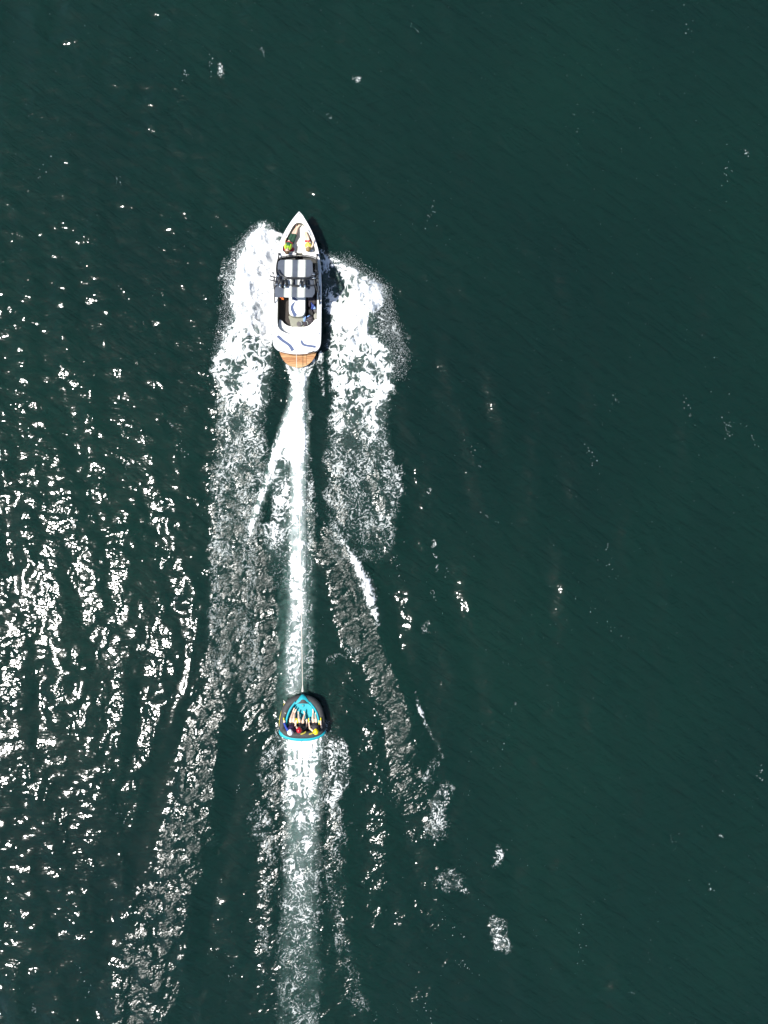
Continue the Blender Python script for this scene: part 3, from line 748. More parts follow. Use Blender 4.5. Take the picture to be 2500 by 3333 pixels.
cush_w = crom([Z1(740, 792, zc), Z1(800, 786, zc), Z1(862, 796, zc), Z1(872, 900, zc), Z1(874, 1010, zc), Z1(860, 1040, zc), Z1(735, 1040, zc), Z1(728, 1010, zc), Z1(732, 900, zc)], 3, True)
for nm, lp, zt, m_ in (('bow_cushion', cush_p, .62, 'vinyl'), ('bow_cushion', cush_s, .62, 'vinyl'), ('bow_cushion', cush_c, .61, 'cream'), ('walkway_cushion', cush_w, .59, 'cream')):
    cushion(nm, [(p.x, p.y) for p in lp], .40, zt, M[m_], boat, .02)
# sloping bow backrests
for us in ((470, 700), (900, 1105)):
    c0 = Z1(us[0], 985, .62); c1 = Z1(us[1], 985, .62); d0 = Z1(us[0] - 4, 1036, .90); d1 = Z1(us[1] + 4, 1036, .90)
    mb = MB(); vs = [c0, c1, d1, d0, Vector((d0.x, d0.y, .42)), Vector((d1.x, d1.y, .42)), Vector((c1.x, c1.y, .42)), Vector((c0.x, c0.y, .42))]
    mb.add(rel(boat, vs), [(0, 1, 2, 3), (3, 2, 5, 4), (0, 3, 4, 7), (1, 6, 5, 2), (0, 7, 6, 1), (4, 5, 6, 7)])
    o = mb.obj('bow_backrest', M['vinyl'], boat, smooth=False); bv = o.modifiers.new('b', 'BEVEL'); bv.width = .025; bv.segments = 3
# walk-through door sill and step
mb = MB(); c = Z1(791, 1060, .45); mb.box(c - boat.location, (.30, .12, .04)); mb.obj('walkthrough_step', M['dash'], boat, False)
# bow cup holders and grab rails
for u, v in ((345, 705), (1247, 735)):
    p = ZA(u, v, .80); mb = MB(); mb.tube(rel(boat, [p - Vector((0, 0, .06)), p, p + Vector((0, 0, .012))]), [.042, .05, .05], 14); mb.obj('cup_holder', M['rubber'], boat)
for pts in ([(440, 330), (395, 420), (330, 560), (290, 650)], [(1140, 345), (1185, 420), (1245, 560), (1280, 650)]):
    q = crom([ZA(u, v, .985 if i in (1, 2) else .90) for i, (u, v) in enumerate(pts)], 5); mb = MB(); mb.tube(rel(boat, q), .013, 8); mb.obj('grab_rail', M['chrome'], boat)
# bow light, cleat
p = D1(795, 222); mb = MB(); mb.ball(p - boat.location + Vector((0, 0, .02)), (.035, .03, .03)); mb.obj('bow_light', M['chrome'], boat)
p = D1(790, 305); mb = MB(); mb.capsule(p - boat.location + Vector((-.04, 0, .035)), p - boat.location + Vector((.04, 0, .035)), .011, .011); mb.box(p - boat.location + Vector((0, 0, .015)), (.03, .03, .03)); mb.obj('cleat', M['chrome'], boat)

# windscreen
ws = crom([D1(372, 1150), D1(430, 1124), D1(540, 1102), D1(664, 1086), D1(860, 1086), D1(980, 1100), D1(1090, 1124), D1(1150, 1156)], 4)
wt = [p + Vector((0, -.16, .36)) for p in ws]
ws0 = [p + Vector((0, 0, .02)) for p in ws]
screen = empty('windscreen', (0, 0, 0)); screen.parent = boat
mb = MB(); mb.tube(rel(boat, ws0), .018, 6); mb.tube(rel(boat, wt), .016, 6); mb.obj('screen_frame', M['black'], screen)
k = len(ws)
for a, c in ((0, 8), (8, 12), (12, 20), (20, k - 1)):
    mb = MB(); vs = ws0[a:c + 1] + wt[a:c + 1]; q = c - a + 1
    mb.add(rel(boat, vs), [(j, j + 1, q + j + 1, q + j) for j in range(q - 1)]); mb.obj('pane', M['glass'], screen)
for i in (8, 12, 16):
    mb = MB(); mb.tube(rel(boat, [ws0[i], wt[i]]), .014, 6); mb.obj('mullion', M['black'], screen)
# side screens running aft
for s, pts in ((-1, [(372, 1150), (345, 1300), (335, 1480)]), (1, [(1150, 1156), (1180, 1300), (1182, 1480)])):
    q = [D1(*p) for p in pts]; t_ = [q[0] + Vector((0, -.16, .36)), q[1] + Vector((0, 0, .34)), q[2] + Vector((0, .05, .12))]
    mb = MB(); mb.add(rel(boat, q + t_), [(0, 1, 4, 3), (1, 2, 5, 4)]); mb.obj('pane', M['glass'], screen)
    mb = MB(); mb.tube(rel(boat, crom(t_, 4)), .014, 6); mb.obj('screen_frame', M['black'], screen)
# dashboards under the screen
for lp in ([(385, 1160), (450, 1128), (560, 1110), (715, 1094), (715, 1230), (380, 1260)], [(868, 1094), (960, 1106), (1060, 1128), (1135, 1165), (1150, 1260), (868, 1230)]):
    cushion('dashboard', [(D1(*p).x, D1(*p).y) for p in lp], .25, .84, M['dash'], boat, .03)
# helm: wheel and seats beneath the canopy
wc = Z1(1000, 1275, 1.0); mb = MB(); mb.tube([wc - boat.location + Vector((.17 * math.cos(a), .05 * math.sin(a), .16 * math.sin(a))) for a in np.linspace(0, 2 * math.pi, 20)[:-1]], .014, 6, closed=True)
mb.tube([wc - boat.location, wc - boat.location + Vector((0, .14, -.06))], .02, 6); mb.tube([wc - boat.location - Vector((.16, 0, 0)), wc - boat.location + Vector((.16, 0, 0))], .012, 6); mb.obj('steering_wheel', M['rubber'], boat)
for u0, u1 in ((420, 640), (900, 1120)):
    a = Z1(u0, 1450, .5); c = Z1(u1, 1640, .5)
    st = cushion('helm_seat', [(a.x, a.y), (c.x, a.y), (c.x, c.y), (a.x, c.y)], .21, .58, M['vinyl'], boat, .04)
    bk = cushion('seat_back', [(a.x, c.y + .12), (c.x, c.y + .12), (c.x, c.y), (a.x, c.y)], .58, .98, M['vinyl'], st, .04)

# engine box lounge
zb = .70
box = [Z2(572, 380, zb), Z2(572, 560, zb), Z2(573, 720, zb), Z2(590, 785, zb), Z2(640, 820, zb), Z2(720, 832, zb), Z2(820, 830, zb), Z2(880, 808, zb), Z2(910, 760, zb), Z2(920, 700, zb), Z2(922, 560, zb), Z2(924, 380, zb), Z2(905, 120, zb), Z2(590, 120, zb)]
bx = box[:1] + crom(box[1:11], 3) + box[11:]
eb = cushion('engine_box', [(p.x, p.y) for p in bx], .20, .63, M['khaki'], boat, .02)
bx2 = [(p.x + .012 * (1 if p.x < Z2(750, 0, zb).x else -1), p.y + .012) for p in bx]
cushion('lounge_pad', bx2, .632, .72, M['vinyl'], eb, .035)
z_ = .7205
def Pz(f, pts, z): return crom([f(u, v, z) for u, v in pts], 6)
def swoosh(f, pts, ws_, z, parent):
    q = Pz(f, pts, z); w = lerpw(ws_, len(q)); o = ribbon('blue_graphic', q, [x * .15672 * MPP for x in w], 0, M['blue_vinyl'], boat); o.parent = boat; return o
swoosh(Z2, [(716, 525), (672, 566), (640, 640), (662, 720), (715, 822)], [6, 40, 62, 62, 80], .7245, boat)
swoosh(Z2, [(655, 420), (700, 470), (760, 500)], [40, 60, 20], .7245, boat)
# rear step of the box
stp = crom([Z2(588, 800, .42), Z2(590, 900, .42), Z2(610, 1000, .42), Z2(640, 1042, .42), Z2(880, 1042, .42), Z2(900, 960, .42), Z2(905, 830, .42)], 3, True)
cushion('rear_step', [(p.x, p.y) for p in stp], .205, .36, M['khaki'], boat, .015)

# rear bench in three cushions with a wrap-around backrest
zs = .47
F_ = [(372, 895), (420, 905), (455, 945), (500, 985), (560, 1018), (655, 1042), (885, 1042), (960, 1024), (1030, 985), (1075, 930), (1110, 895), (1160, 880)]
B_ = [(346, 990), (352, 1035), (378, 1082), (430, 1130), (505, 1168), (655, 1200), (885, 1202), (990, 1190), (1060, 1165), (1115, 1120), (1145, 1060), (1158, 990)]
cuts = [(0, 5), (5, 6), (6, 11)]
for a, c in cuts:
    fr = crom([Z2(u, v, zs) for u, v in F_[a:c + 1]], 3); bk = crom([Z2(u, v, zs) for u, v in B_[a:c + 1]], 3)
    g_ = .006
    lp = [(p.x, p.y) for p in fr] + [(p.x, p.y) for p in reversed(bk)]
    cx = sum(p[0] for p in lp) / len(lp)
    lp = [(x + (g_ if x < cx else -g_), y) for x, y in lp]
    cushion('bench_cushion', lp, .21, zs, M['vinyl'], boat, .022)
# backrest bolster: sloped strip from bench back edge up to the coaming
def slope(name, A, Bq, m, parent):
    mb = MB(); q = len(A); mb.add(rel(boat, A + Bq), [(j, j + 1, q + j + 1, q + j) for j in range(q - 1)]); return mb.obj(name, m, parent)
A = crom([Z2(u, v, zs - .01) for u, v in B_], 3)
HB = [(338, 960), (340, 1020), (372, 1085), (440, 1145), (545, 1190), (660, 1212), (885, 1212), (990, 1200), (1060, 1180), (1130, 1120), (1158, 1030), (1166, 960)]
Bq = crom([D2(u, v) - Vector((0, 0, .02)) for u, v in HB], 3)
Aq = [a * .62 + b_ * .38 for a, b_ in zip(A, Bq)]; Aq = [Vector((p.x, p.y, zs + .16)) for p in Aq]
slope('bench_backrest', A, Aq, M['vinyl'], boat); slope('bench_backrest', Aq, Bq, M['vinyl'], boat)

# rear deck graphics, handle, cleats, light
def deck_swoosh(pts, ws_):
    q = crom([D2(u, v) for u, v in pts], 6); w = lerpw(ws_, len(q)); ribbon('blue_graphic', q, [x * .15672 * MPP for x in w], .004, M['blue_vinyl'], boat)
deck_swoosh([(338, 1272), (352, 1242), (392, 1278), (450, 1330), (540, 1390), (600, 1440), (640, 1500), (660, 1542)], [16, 46, 66, 56, 54, 62, 68, 68])
deck_swoosh([(835, 1325), (848, 1370), (880, 1410), (940, 1432), (1040, 1446), (1136, 1462)], [42, 46, 50, 44, 46, 50])
def rail(name, pts, r, m, lift=.02):
    mb = MB(); mb.tube(rel(boat, [D2(u, v) + Vector((0, 0, lift)) for u, v in pts]), r, 6); return mb.obj(name, m, boat)
rail('hatch_handle', [(652, 1288), (740, 1296), (832, 1296)], .010, M['grey'])
rail('grab_bar', [(384, 1528), (440, 1550), (506, 1568)], .012, M['black'])
rail('grab_bar', [(975, 1588), (1040, 1574), (1104, 1552)], .020, M['black'])
p = D2(1215, 1180); mb = MB(); mb.tube(rel(boat, [p, p + Vector((0, 0, .02))]), [.036, .03], 14); mb.obj('fuel_cap', M['chrome'], boat)
# seam line of the rear hatch
for a, c in (((247, 1215), (545, 1222)), ((940, 1222), (1240, 1215))):
    pass
# tow eye on the transom
p = D2(737, 1606); mb = MB(); mb.tube([p - boat.location + Vector((.035 * math.cos(a), .0 - .02, .035 * math.sin(a))) for a in np.linspace(0, 2 * math.pi, 12)[:-1]], .011, 6, closed=True); mb.tube(rel(boat, [p + Vector((0, .05, 0)), p + Vector((0, -.02, -.03))]), .014, 6); mb.obj('tow_eye', M['chrome'], boat)

# teak swim platform
zp = .30
plat = empty('swim_platform', (0, 0, 0)); plat.parent = boat
O = crom([Z2(372, 1520, zp), Z2(400, 1620, zp), Z2(450, 1720, zp), Z2(530, 1810, zp), Z2(640, 1872, zp), Z2(760, 1894, zp), Z2(880, 1876, zp), Z2(990, 1818, zp), Z2(1075, 1730, zp), Z2(1130, 1630, zp), Z2(1160, 1520, zp)], 6)
def width_at(y):
    xs = []
    for a, c in zip(O[:-1], O[1:]):
        if (a.y - y) * (c.y - y) <= 0 and a.y != c.y: xs.append(a.x + (c.x - a.x) * (y - a.y) / (c.y - a.y))
    return (min(xs), max(xs)) if len(xs) >= 2 else None
ytop = O[0].y - .005; ybot = min(p.y for p in O) + .006; NP = 12; ph = (ytop - ybot) / NP
xsplit = Z2(945, 1750, zp).x
for i in range(NP):
    y1 = ytop - i * ph - .003; y0 = ytop - (i + 1) * ph + .003
    w1 = width_at(y1); w0 = width_at(y0) or (w1 and ((w1[0] + w1[1]) / 2 - .05, (w1[0] + w1[1]) / 2 + .05))
    if not w1 or not w0: continue
    def plank(a1, b1, a0, b0):
        mb = MB(); vs = [(a0, y0, zp - .03), (b0, y0, zp - .03), (b1, y1, zp - .03), (a1, y1, zp - .03), (a0, y0, zp), (b0, y0, zp), (b1, y1, zp), (a1, y1, zp)]
        mb.add(rel(boat, [Vector(v_) for v_ in vs]), [(0, 3, 2, 1), (4, 5, 6, 7), (0, 1, 5, 4), (1, 2, 6, 5), (2, 3, 7, 6), (3, 0, 4, 7)]); mb.obj('plank', M['teak'], plat, False)
    if w0[1] > xsplit + .03: plank(w1[0], xsplit - .007, w0[0], xsplit - .007); plank(xsplit + .007, w1[1], xsplit + .007, w0[1])
    else: plank(w1[0], w1[1], w0[0], w0[1])
lp = [(p.x * .985 + boat.location.x * .015, p.y + .012) for p in O]
cushion('platform_frame', lp, .20, zp - .031, M['dash'], plat, 0)

# canopy: nine cloth panels side by side over an arched frame
LE = [(400, 1185), (352, 1225), (342, 1400), (330, 1560), (305, 1720), (283, 1790), (285, 1860), (290, 1935)]
RE = [(1030, 1192), (1066, 1235), (1075, 1400), (1080, 1560), (1096, 1720), (1114, 1790), (1116, 1880), (1062, 1962)]
cols = [(0, None), (488, 468), (512, 494), (632, 612), (657, 638), (763, 741), (788, 768), (905, 886), (931, 913), (None, None)]
mats_ = ['canvas', 'canvas_lt', 'canvas_wh', 'canvas_lt', 'canvas', 'canvas_lt', 'canvas_wh', 'canvas_lt', 'canvas']
canopy = empty('canopy', (0, 0, 0)); canopy.parent = boat
vv = np.concatenate([np.linspace(1185, 1250, 5), np.linspace(1280, 1900, 22), np.linspace(1915, 1962, 5)])
LEy = [q[1] for q in LE]; LEx = [q[0] for q in LE]; REy = [q[1] for q in RE]; REx = [q[0] for q in RE]
def edge_u(i, v):
    if i == 0: return float(np.interp(v, LEy, LEx))
    if i == 9: return float(np.interp(v, REy, REx))
    a, c = cols[i]; return a + (c - a) * (v - 1185) / (1962 - 1185)
def top_z(u, v):
    x = (u - 700) / 400; y = (v - 1575) / 390
    sag = .018 * math.cos((v - 1185) / 777 * math.pi * 4)
    return 1.92 + .10 * (1 - x * x) - .10 * abs(y) ** 3 + sag
for i in range(9):
    mb = MB(); nu = 6 if i in (0, 8) else 3; vs = []
    for v in vv:
        a, c = edge_u(i, v), edge_u(i + 1, v)
        if i == 0: a = min(a, c - 5)
        for j in range(nu + 1):
            u = a + (c - a) * j / nu; vs.append(Z1(u, v, top_z(u, v)))
    fs = []
    for r_ in range(len(vv) - 1):
        for j in range(nu): k = r_ * (nu + 1) + j; fs.append((k, k + 1, k + nu + 2, k + nu + 1))
    mb.add(rel(boat, vs), fs); mb.obj('canvas_panel', M[mats_[i]], canopy)
for v in (1195, 1570, 1950):     # frame bows under the cloth
    q = [Z1(u, v, top_z(u, v) - .03) for u in np.linspace(edge_u(0, v) + 4, edge_u(9, v) - 4, 14)]
    mb = MB(); mb.tube(rel(boat, q), .013, 6); mb.obj('canopy_bow', M['black'], canopy)

# tower
tower = empty('tower', (0, 0, 0)); tower.parent = boat
def tb(name, pts, r, m='black', par=None, sm=5):
    q = crom([Z1(*p) for p in pts], sm) if len(pts) > 2 else [Z1(*p) for p in pts]
    mb = MB(); mb.tube(rel(boat, q), r, 8); return mb.obj(name, M[m], par or tower)
tb('tower_leg', [(372, 1062, .96), (356, 1150, 1.15), (330, 1250, 1.5), (318, 1380, 1.86), (328, 1480, 2.06), (350, 1515, 2.1)], .030)
tb('tower_leg', [(1165, 1078, .96), (1158, 1150, 1.15), (1160, 1250, 1.5), (1150, 1380, 1.86), (1120, 1470, 2.06), (1085, 1510, 2.1)], .030)
tb('tower_leg', [(300, 1698, 2.08), (284, 1780, 1.75), (278, 1900, 1.25), (284, 2085, .80)], .026)
tb('tower_leg', [(1110, 1700, 2.08), (1165, 1790, 1.75), (1195, 1900, 1.25), (1214, 2110, .80)], .028)
for u, v in ((372, 1060), (1165, 1076)):
    p = Z1(u, v, .945); mb = MB(); mb.tube(rel(boat, [p - Vector((0, 0, .03)), p + Vector((0, 0, .02))]), [.055, .045], 10); mb.obj('tower_foot', M['black'], tower)
tb('tower_hoop', [(338, 1380, 2.06), (372, 1440, 2.1), (430, 1505, 2.12), (490, 1538, 2.13), (650, 1552, 2.14), (820, 1555, 2.14), (980, 1552, 2.13), (1045, 1522, 2.12), (1085, 1480, 2.1)], .030)
tb('tower_bar', [(470, 1570, 2.11), (700, 1580, 2.12), (1095, 1592, 2.1)], .024)
tb('tower_bar', [(292, 1694, 2.08), (500, 1700, 2.1), (700, 1712, 2.11), (950, 1716, 2.1), (1105, 1708, 2.08)], .026)
tb('tower_bar', [(640, 1735, 2.02), (760, 1742, 2.04), (985, 1748, 2.04)], .022)
tb('tower_bar', [(332, 1500, 2.1), (312, 1600, 2.1), (300, 1700, 2.08)], .028)
tb('tower_bar', [(1090, 1500, 2.1), (1110, 1600, 2.1), (1120, 1710, 2.06)], .028)
for (u0, v0, u1, v1, r_) in ((388, 1520, 370, 1690, .052), (668, 1555, 664, 1695, .044), (942, 1560, 960, 1700, .050)):
    tb('tower_brace', [(u0, v0, 2.10), (u1, v1, 2.09)], r_)
for u, v, s in ((428, 1668, 1.15), (520, 1672, 1.2), (832, 1665, .9), (912, 1660, 1.0)):
    a = Z1(u, v - 70 * s, 2.16); c = Z1(u - 8, v + 20, 2.16); d = Z1(u - 14, v + 62, 2.16)
    mb = MB(); mb.tube(rel(boat, [a, a * .8 + c * .2, a * .4 + c * .6, c, d]), [.035 * s, .062 * s, .078 * s, .075 * s, .05 * s], 14); sp = mb.obj('speaker', M['black'], tower)
for u, v in ((392, 1722), (492, 1726), (815, 1728), (910, 1740)):
    a = Z1(u, v - 26, 2.2); c = Z1(u, v + 22, 2.2)
    mb = MB(); mb.capsule(a - boat.location, c - boat.location, .036, .044, 12); mb.obj('tower_light', M['chrome'], tower)
for u, v in ((455, 1755), (530, 1752)):
    p = Z1(u, v, 2.0); mb = MB(); mb.ball(p - boat.location, (.12, .05, .03)); mb.obj('mirror', M['black'] if u < 500 else M['chrome'], tower)
# board racks
def rack(pr):
    ro = empty('board_rack', (0, 0, 0)); ro.parent = tower
    for pts, r_ in pr:
        q = [Z1(*p) for p in pts]; mb = MB(); mb.tube(rel(boat, q), r_, 8); mb.obj('rack_bar', M['black'], ro)
rack([([(180, 1516, 2.05), (292, 1556, 2.05)], .026), ([(170, 1598, 2.05), (292, 1630, 2.05)], .026), ([(258, 1450, 2.0), (276, 1560, 2.05), (284, 1640, 2.05), (265, 1800, 1.9)], .016),
      ([(228, 1452, 2.0), (268, 1462, 2.0)], .026), ([(262, 1640, 2.0), (240, 1786, 1.9), (184, 1788, 1.9)], .016), ([(300, 1540, 2.1), (270, 1560, 2.06), (262, 1610, 2.06), (300, 1640, 2.1)], .026)])
rack([([(1110, 1400, 2.0), (1190, 1430, 2.0)], .022), ([(1095, 1560, 2.0), (1200, 1580, 2.0)], .024), ([(1100, 1640, 2.0), (1195, 1650, 2.0)], .024), ([(1140, 1300, 1.9), (1150, 1450, 2.0), (1160, 1640, 2.0), (1158, 1830, 1.8)], .020),
      ([(1190, 1450, 1.95), (1180, 1560, 2.0), (1190, 1700, 1.9), (1165, 1840, 1.75)], .020), ([(1120, 1330, 1.9), (1180, 1500, 1.9)], .014), ([(1115, 1700, 1.95), (1160, 1840, 1.7)], .018), ([(1125, 1250, 1.7), (1130, 1420, 1.95)], .016)])
for u, v in ((1095, 1487), (1104, 1565), (350, 1522), (322, 1697)):
    p = Z1(u, v, 2.15); mb = MB(); mb.capsule(p - boat.location - Vector((.035, 0, 0)), p - boat.location + Vector((.035, 0, 0)), .026, .026); mb.obj('clamp', M['chrome'], tower)
# dark navy rods along the starboard gunwale
for v0, v1 in ((195, 385), (430, 575)):
    mb = MB(); mb.tube(rel(boat, [D2(1216, v0) + Vector((0, 0, .03)), D2(1216, v1) + Vector((0, 0, .03))]), .022, 8); mb.obj('gunwale_rod', M['navy'], boat)

# ------------------------------------------------------------------ tow rope
RA = D2(737, 1606) + Vector((0, -.03, .02)); RB = T(830, 205, .42)
q = []
for i in range(31):
    t = i / 30; p = RA.lerp(RB, t); p.z -= .18 * 4 * t * (1 - t) * .4; q.append(p)
rope = MB(); rope.tube(q, .012, 6)
rp = rope.obj('tow_rope', M['rope'])
tag(rp, 'long pale tow rope running from the boat stern to the tube', 'rope')
mb = MB(); mb.tube([RB + Vector((0, .30, .02)), RB + Vector((0, .12, .01)), RB], [.02, .035, .05], 8); mb.obj('rope_knot', M['rope'], rp)

# ------------------------------------------------------------------ the towed tube
tube = empty('towable_tube', T(830, 800, 0))
tag(tube, 'inflatable charcoal and cyan towable tube carrying three riders', 'tube')
def swp(name, pts, m, parent, sq=1.0, n=14, closed=False, sm=5):
    q = crom([T(u, v, z) for u, v, z, r in pts], sm, closed); rr = crom([Vector((r, 0, 0)) for u, v, z, r in pts], sm, closed)
    mb = MB(); mb.tube(rel(tube, q), [x.x for x in rr], n, closed); return mb.obj(name, m, parent)
K = .1507 * MPP
ringpath = [(830, 345, .34, .15), (742, 366, .36, .178), (628, 410, .37, .19), (536, 482, .37, .19), (472, 590, .37, .18), (434, 710, .37, .163), (408, 835, .37, .155), (398, 950, .38, .153), (412, 1040, .40, .15), (490, 1110, .42, .14)]
ringr = [(830, 345, .34, .15), (916, 366, .36, .178), (1028, 412, .37, .19), (1118, 486, .37, .19), (1182, 595, .37, .18), (1220, 715, .37, .163), (1246, 835, .37, .155), (1254, 950, .38, .153), (1238, 1040, .40, .15), (1160, 1110, .42, .14)]
side = swp('side_tube', ringpath, M['tubedark'], tube)
side2 = swp('side_tube', ringr, M['tubedark'], tube)
swp('back_tube', [(425, 1010, .50, .13), (455, 1075, .56, .15), (560, 1118, .60, .16), (700, 1136, .62, .165), (830, 1140, .62, .165), (960, 1136, .62, .165), (1095, 1112, .60, .16), (1200, 1068, .56, .15), (1232, 1010, .50, .13)], M['tubedark'], tube)
swp('rear_rim', [(345, 1030, .34, .06), (370, 1095, .40, .11), (450, 1148, .46, .135), (590, 1188, .50, .145), (720, 1204, .52, .148), (830, 1206, .52, .148), (960, 1202, .52, .148), (1080, 1180, .50, .145), (1190, 1138, .46, .135), (1272, 1090, .40, .11), (1302, 1030, .34, .06)], M['tubecyan'], tube)
# inner walls and floor
inl = [(690, 470), (622, 520), (560, 600), (514, 700), (484, 800), (468, 900), (466, 990)]
inr = [(970, 470), (1028, 520), (1090, 590), (1140, 680), (1170, 780), (1186, 880), (1192, 990)]
flr = [(690, 478), (640, 530), (600, 610), (566, 710), (540, 810), (525, 900), (520, 1000)]
frr = [(972, 478), (1022, 530), (1072, 600), (1115, 690), (1142, 790), (1155, 890), (1158, 1000)]
def wall(A_, B2, za, zb_):
    q = crom([T(u, v, za) for u, v in A_], 4); w = crom([T(u, v, zb_) for u, v in B2], 4)
    mid = [(a + c) / 2 + Vector((0, 0, .02)) for a, c in zip(q, w)]
    mb = MB(); k = len(q); mb.add(rel(tube, q + mid + w), [(j, j + 1, k + j + 1, k + j) for j in range(k - 1)] + [(k + j, k + j + 1, 2 * k + j + 1, 2 * k + j) for j in range(k - 1)]); mb.obj('inner_wall', M['tubecyan'], tube)
wall(inl, flr, .50, .26); wall(inr, frr, .50, .26)
lp = [T(u, v, .26) for u, v in flr] + [T(u, v, .26) for u, v in reversed(frr)]
cushion('tube_floor', [(p.x, p.y) for p in lp], .06, .27, M['tubecyan'], tube, .0)
cushion('seat_pad', [(T(u, v, .3).x, T(u, v, .3).y) for u, v in ((500, 880), (1160, 880), (1190, 1120), (470, 1120))], .2, .33, M['tubedark'], tube, .02)
def sheet(name, rows, m, n=8, crown=.05, dz_=0.0):
    vs = []
    for v, a, c, z in rows:
        for j in range(n + 1):
            t = j / n; u = a + (c - a) * t; vs.append(T(u, v, z + crown * (1 - (2 * t - 1) ** 2) + dz_))
    fs = [(r_ * (n + 1) + j, r_ * (n + 1) + j + 1, (r_ + 1) * (n + 1) + j + 1, (r_ + 1) * (n + 1) + j) for r_ in range(len(rows) - 1) for j in range(n)]
    mb = MB(); mb.add(rel(tube, vs), fs); return mb.obj(name, m, tube)
sheet('nose_cover', [(262, 815, 845, .30), (275, 800, 862, .42), (300, 780, 884, .50), (340, 752, 912, .545), (380, 722, 938, .57), (430, 686, 972, .58), (480, 640, 1018, .57)], M['tubecyan'])
# arms of the nose cover along the inner edge
for A_ in (([(680, 430), (626, 492), (566, 580), (520, 680), (488, 790), (468, 900)], -1), ([(980, 430), (1032, 494), (1088, 570), (1136, 665), (1166, 770), (1184, 880)], 1)):
    q = crom([T(u, v, .555) for u, v in A_[0]], 5); mb = MB(); mb.tube(rel(tube, q), .046, 8); mb.obj('edge_binding', M['tubecyan'], tube)
pn = sheet('logo_panel', [(382, 786, 886, .575), (430, 742, 932, .588), (466, 704, 972, .59)], M['tubedark'], 6, .05, .012)
for i in range(7):
    p = T(792 + i * 15, 408 + (i % 2), .645); mb = MB(); mb.box(p - tube.location, (.022, .018, .004)); mb.obj('logo_mark', M['grey'], pn, False)
p = T(838, 436, .65); mb = MB(); mb.add(rel(tube, [p + Vector((-.04, -.02, 0)), p + Vector((0, .015, 0)), p + Vector((.04, -.02, 0)), p + Vector((0, -.005, 0))]), [(0, 1, 2, 3)]); mb.obj('logo_mark', M['grey'], pn)
p = T(835, 510, .275); mb = MB(); mb.tube(rel(tube, [p, p + Vector((0, 0, .012)), p + Vector((0, 0, .02))]), [.075, .075, .06], 16); vl = mb.obj('valve', M['tubecyan'], tube)
mb = MB(); mb.tube(rel(tube, [p + Vector((0, 0, .02)), p + Vector((0, 0, .03))]), [.03, .026], 12); mb.obj('valve_cap', M['canvas_lt'], vl)
p = T(458, 672, .555); mb = MB(); mb.add(rel(tube, [p + Vector((-.045, .05, 0)), p + Vector((.05, 0, .004)), p + Vector((-.03, -.05, 0)), p + Vector((-.045, .05, -.03)), p + Vector((.05, 0, -.03)), p + Vector((-.03, -.05, -.03))]), [(0, 1, 2), (3, 5, 4), (0, 3, 4, 1), (1, 4, 5, 2), (2, 5, 3, 0)]); mb.obj('patch', M['beige'], tube, False)
# grab line and knot on the port side
q = crom([T(442, 440, .40), T(412, 530, .36), T(372, 640, .32), T(342, 760, .30), T(326, 900, .30), T(334, 1000, .32)], 6); mb = MB(); mb.tube(rel(tube, q), .013, 6); mb.obj('grab_line', M['yellow'], tube)
mb = MB(); p = T(440, 438, .42); mb.ball(p - tube.location, (.045, .05, .03)); mb.tube(rel(tube, [p + Vector((-.05, .09, 0)), p, p + Vector((.05, -.05, 0))]), .015, 6); mb.obj('knot', M['rope'], tube)
# tow loop
q = [T(800, 262, .40), T(815, 232, .42), T(832, 212, .43), T(848, 232, .42), T(865, 262, .40)]; mb = MB(); mb.tube(rel(tube, q), .022, 6); mb.obj('tow_loop', M['black'], tube)
# handles: pad on a webbing triangle
HANDLES = [(425, 815, .60), (690, 822, .62), (718, 838, .62), (962, 822, .62), (1222, 815, .60), (1186, 870, .60)]
for u, v, z in HANDLES:
    p = T(u, v, z); d = Vector((.0, .075, 0)).copy()
    mb = MB(); mb.capsule(p - tube.location - d, p - tube.location + d, .026, .026); h_ = mb.obj('handle', M['yellow'], tube)
    mb = MB(); b0 = p - d + Vector((0, -.03, 0)); b1 = p + d; a0 = p + Vector((.02, -.16, -.22)); mb.tube(rel(tube, [b0, a0]), .012, 5); mb.tube(rel(tube, [b1, a0]), .012, 5); mb.obj('webbing', M['yellow'], h_)
for u, v, rx, ry in ((540, 825, .06, .08), (1285, 905, .035, .10), (795, 860, .10, .10), (1060, 860, .07, .09)):
    p = T(u, v, .34); mb = MB(); mb.ball(p - tube.location, (rx, ry, .05)); mb.obj('knuckle_pad', M['yellowpad'], tube)
for u, v in ((850, 1108), (1030, 1108)):
    q = crom([T(u - 65, v + 22, .73), T(u - 20, v + 8, .80), T(u + 22, v - 10, .80), T(u + 50, v - 38, .76)], 4); mb = MB(); mb.tube(rel(tube, q), .036, 8); mb.obj('back_pad', M['yellowpad'], tube)

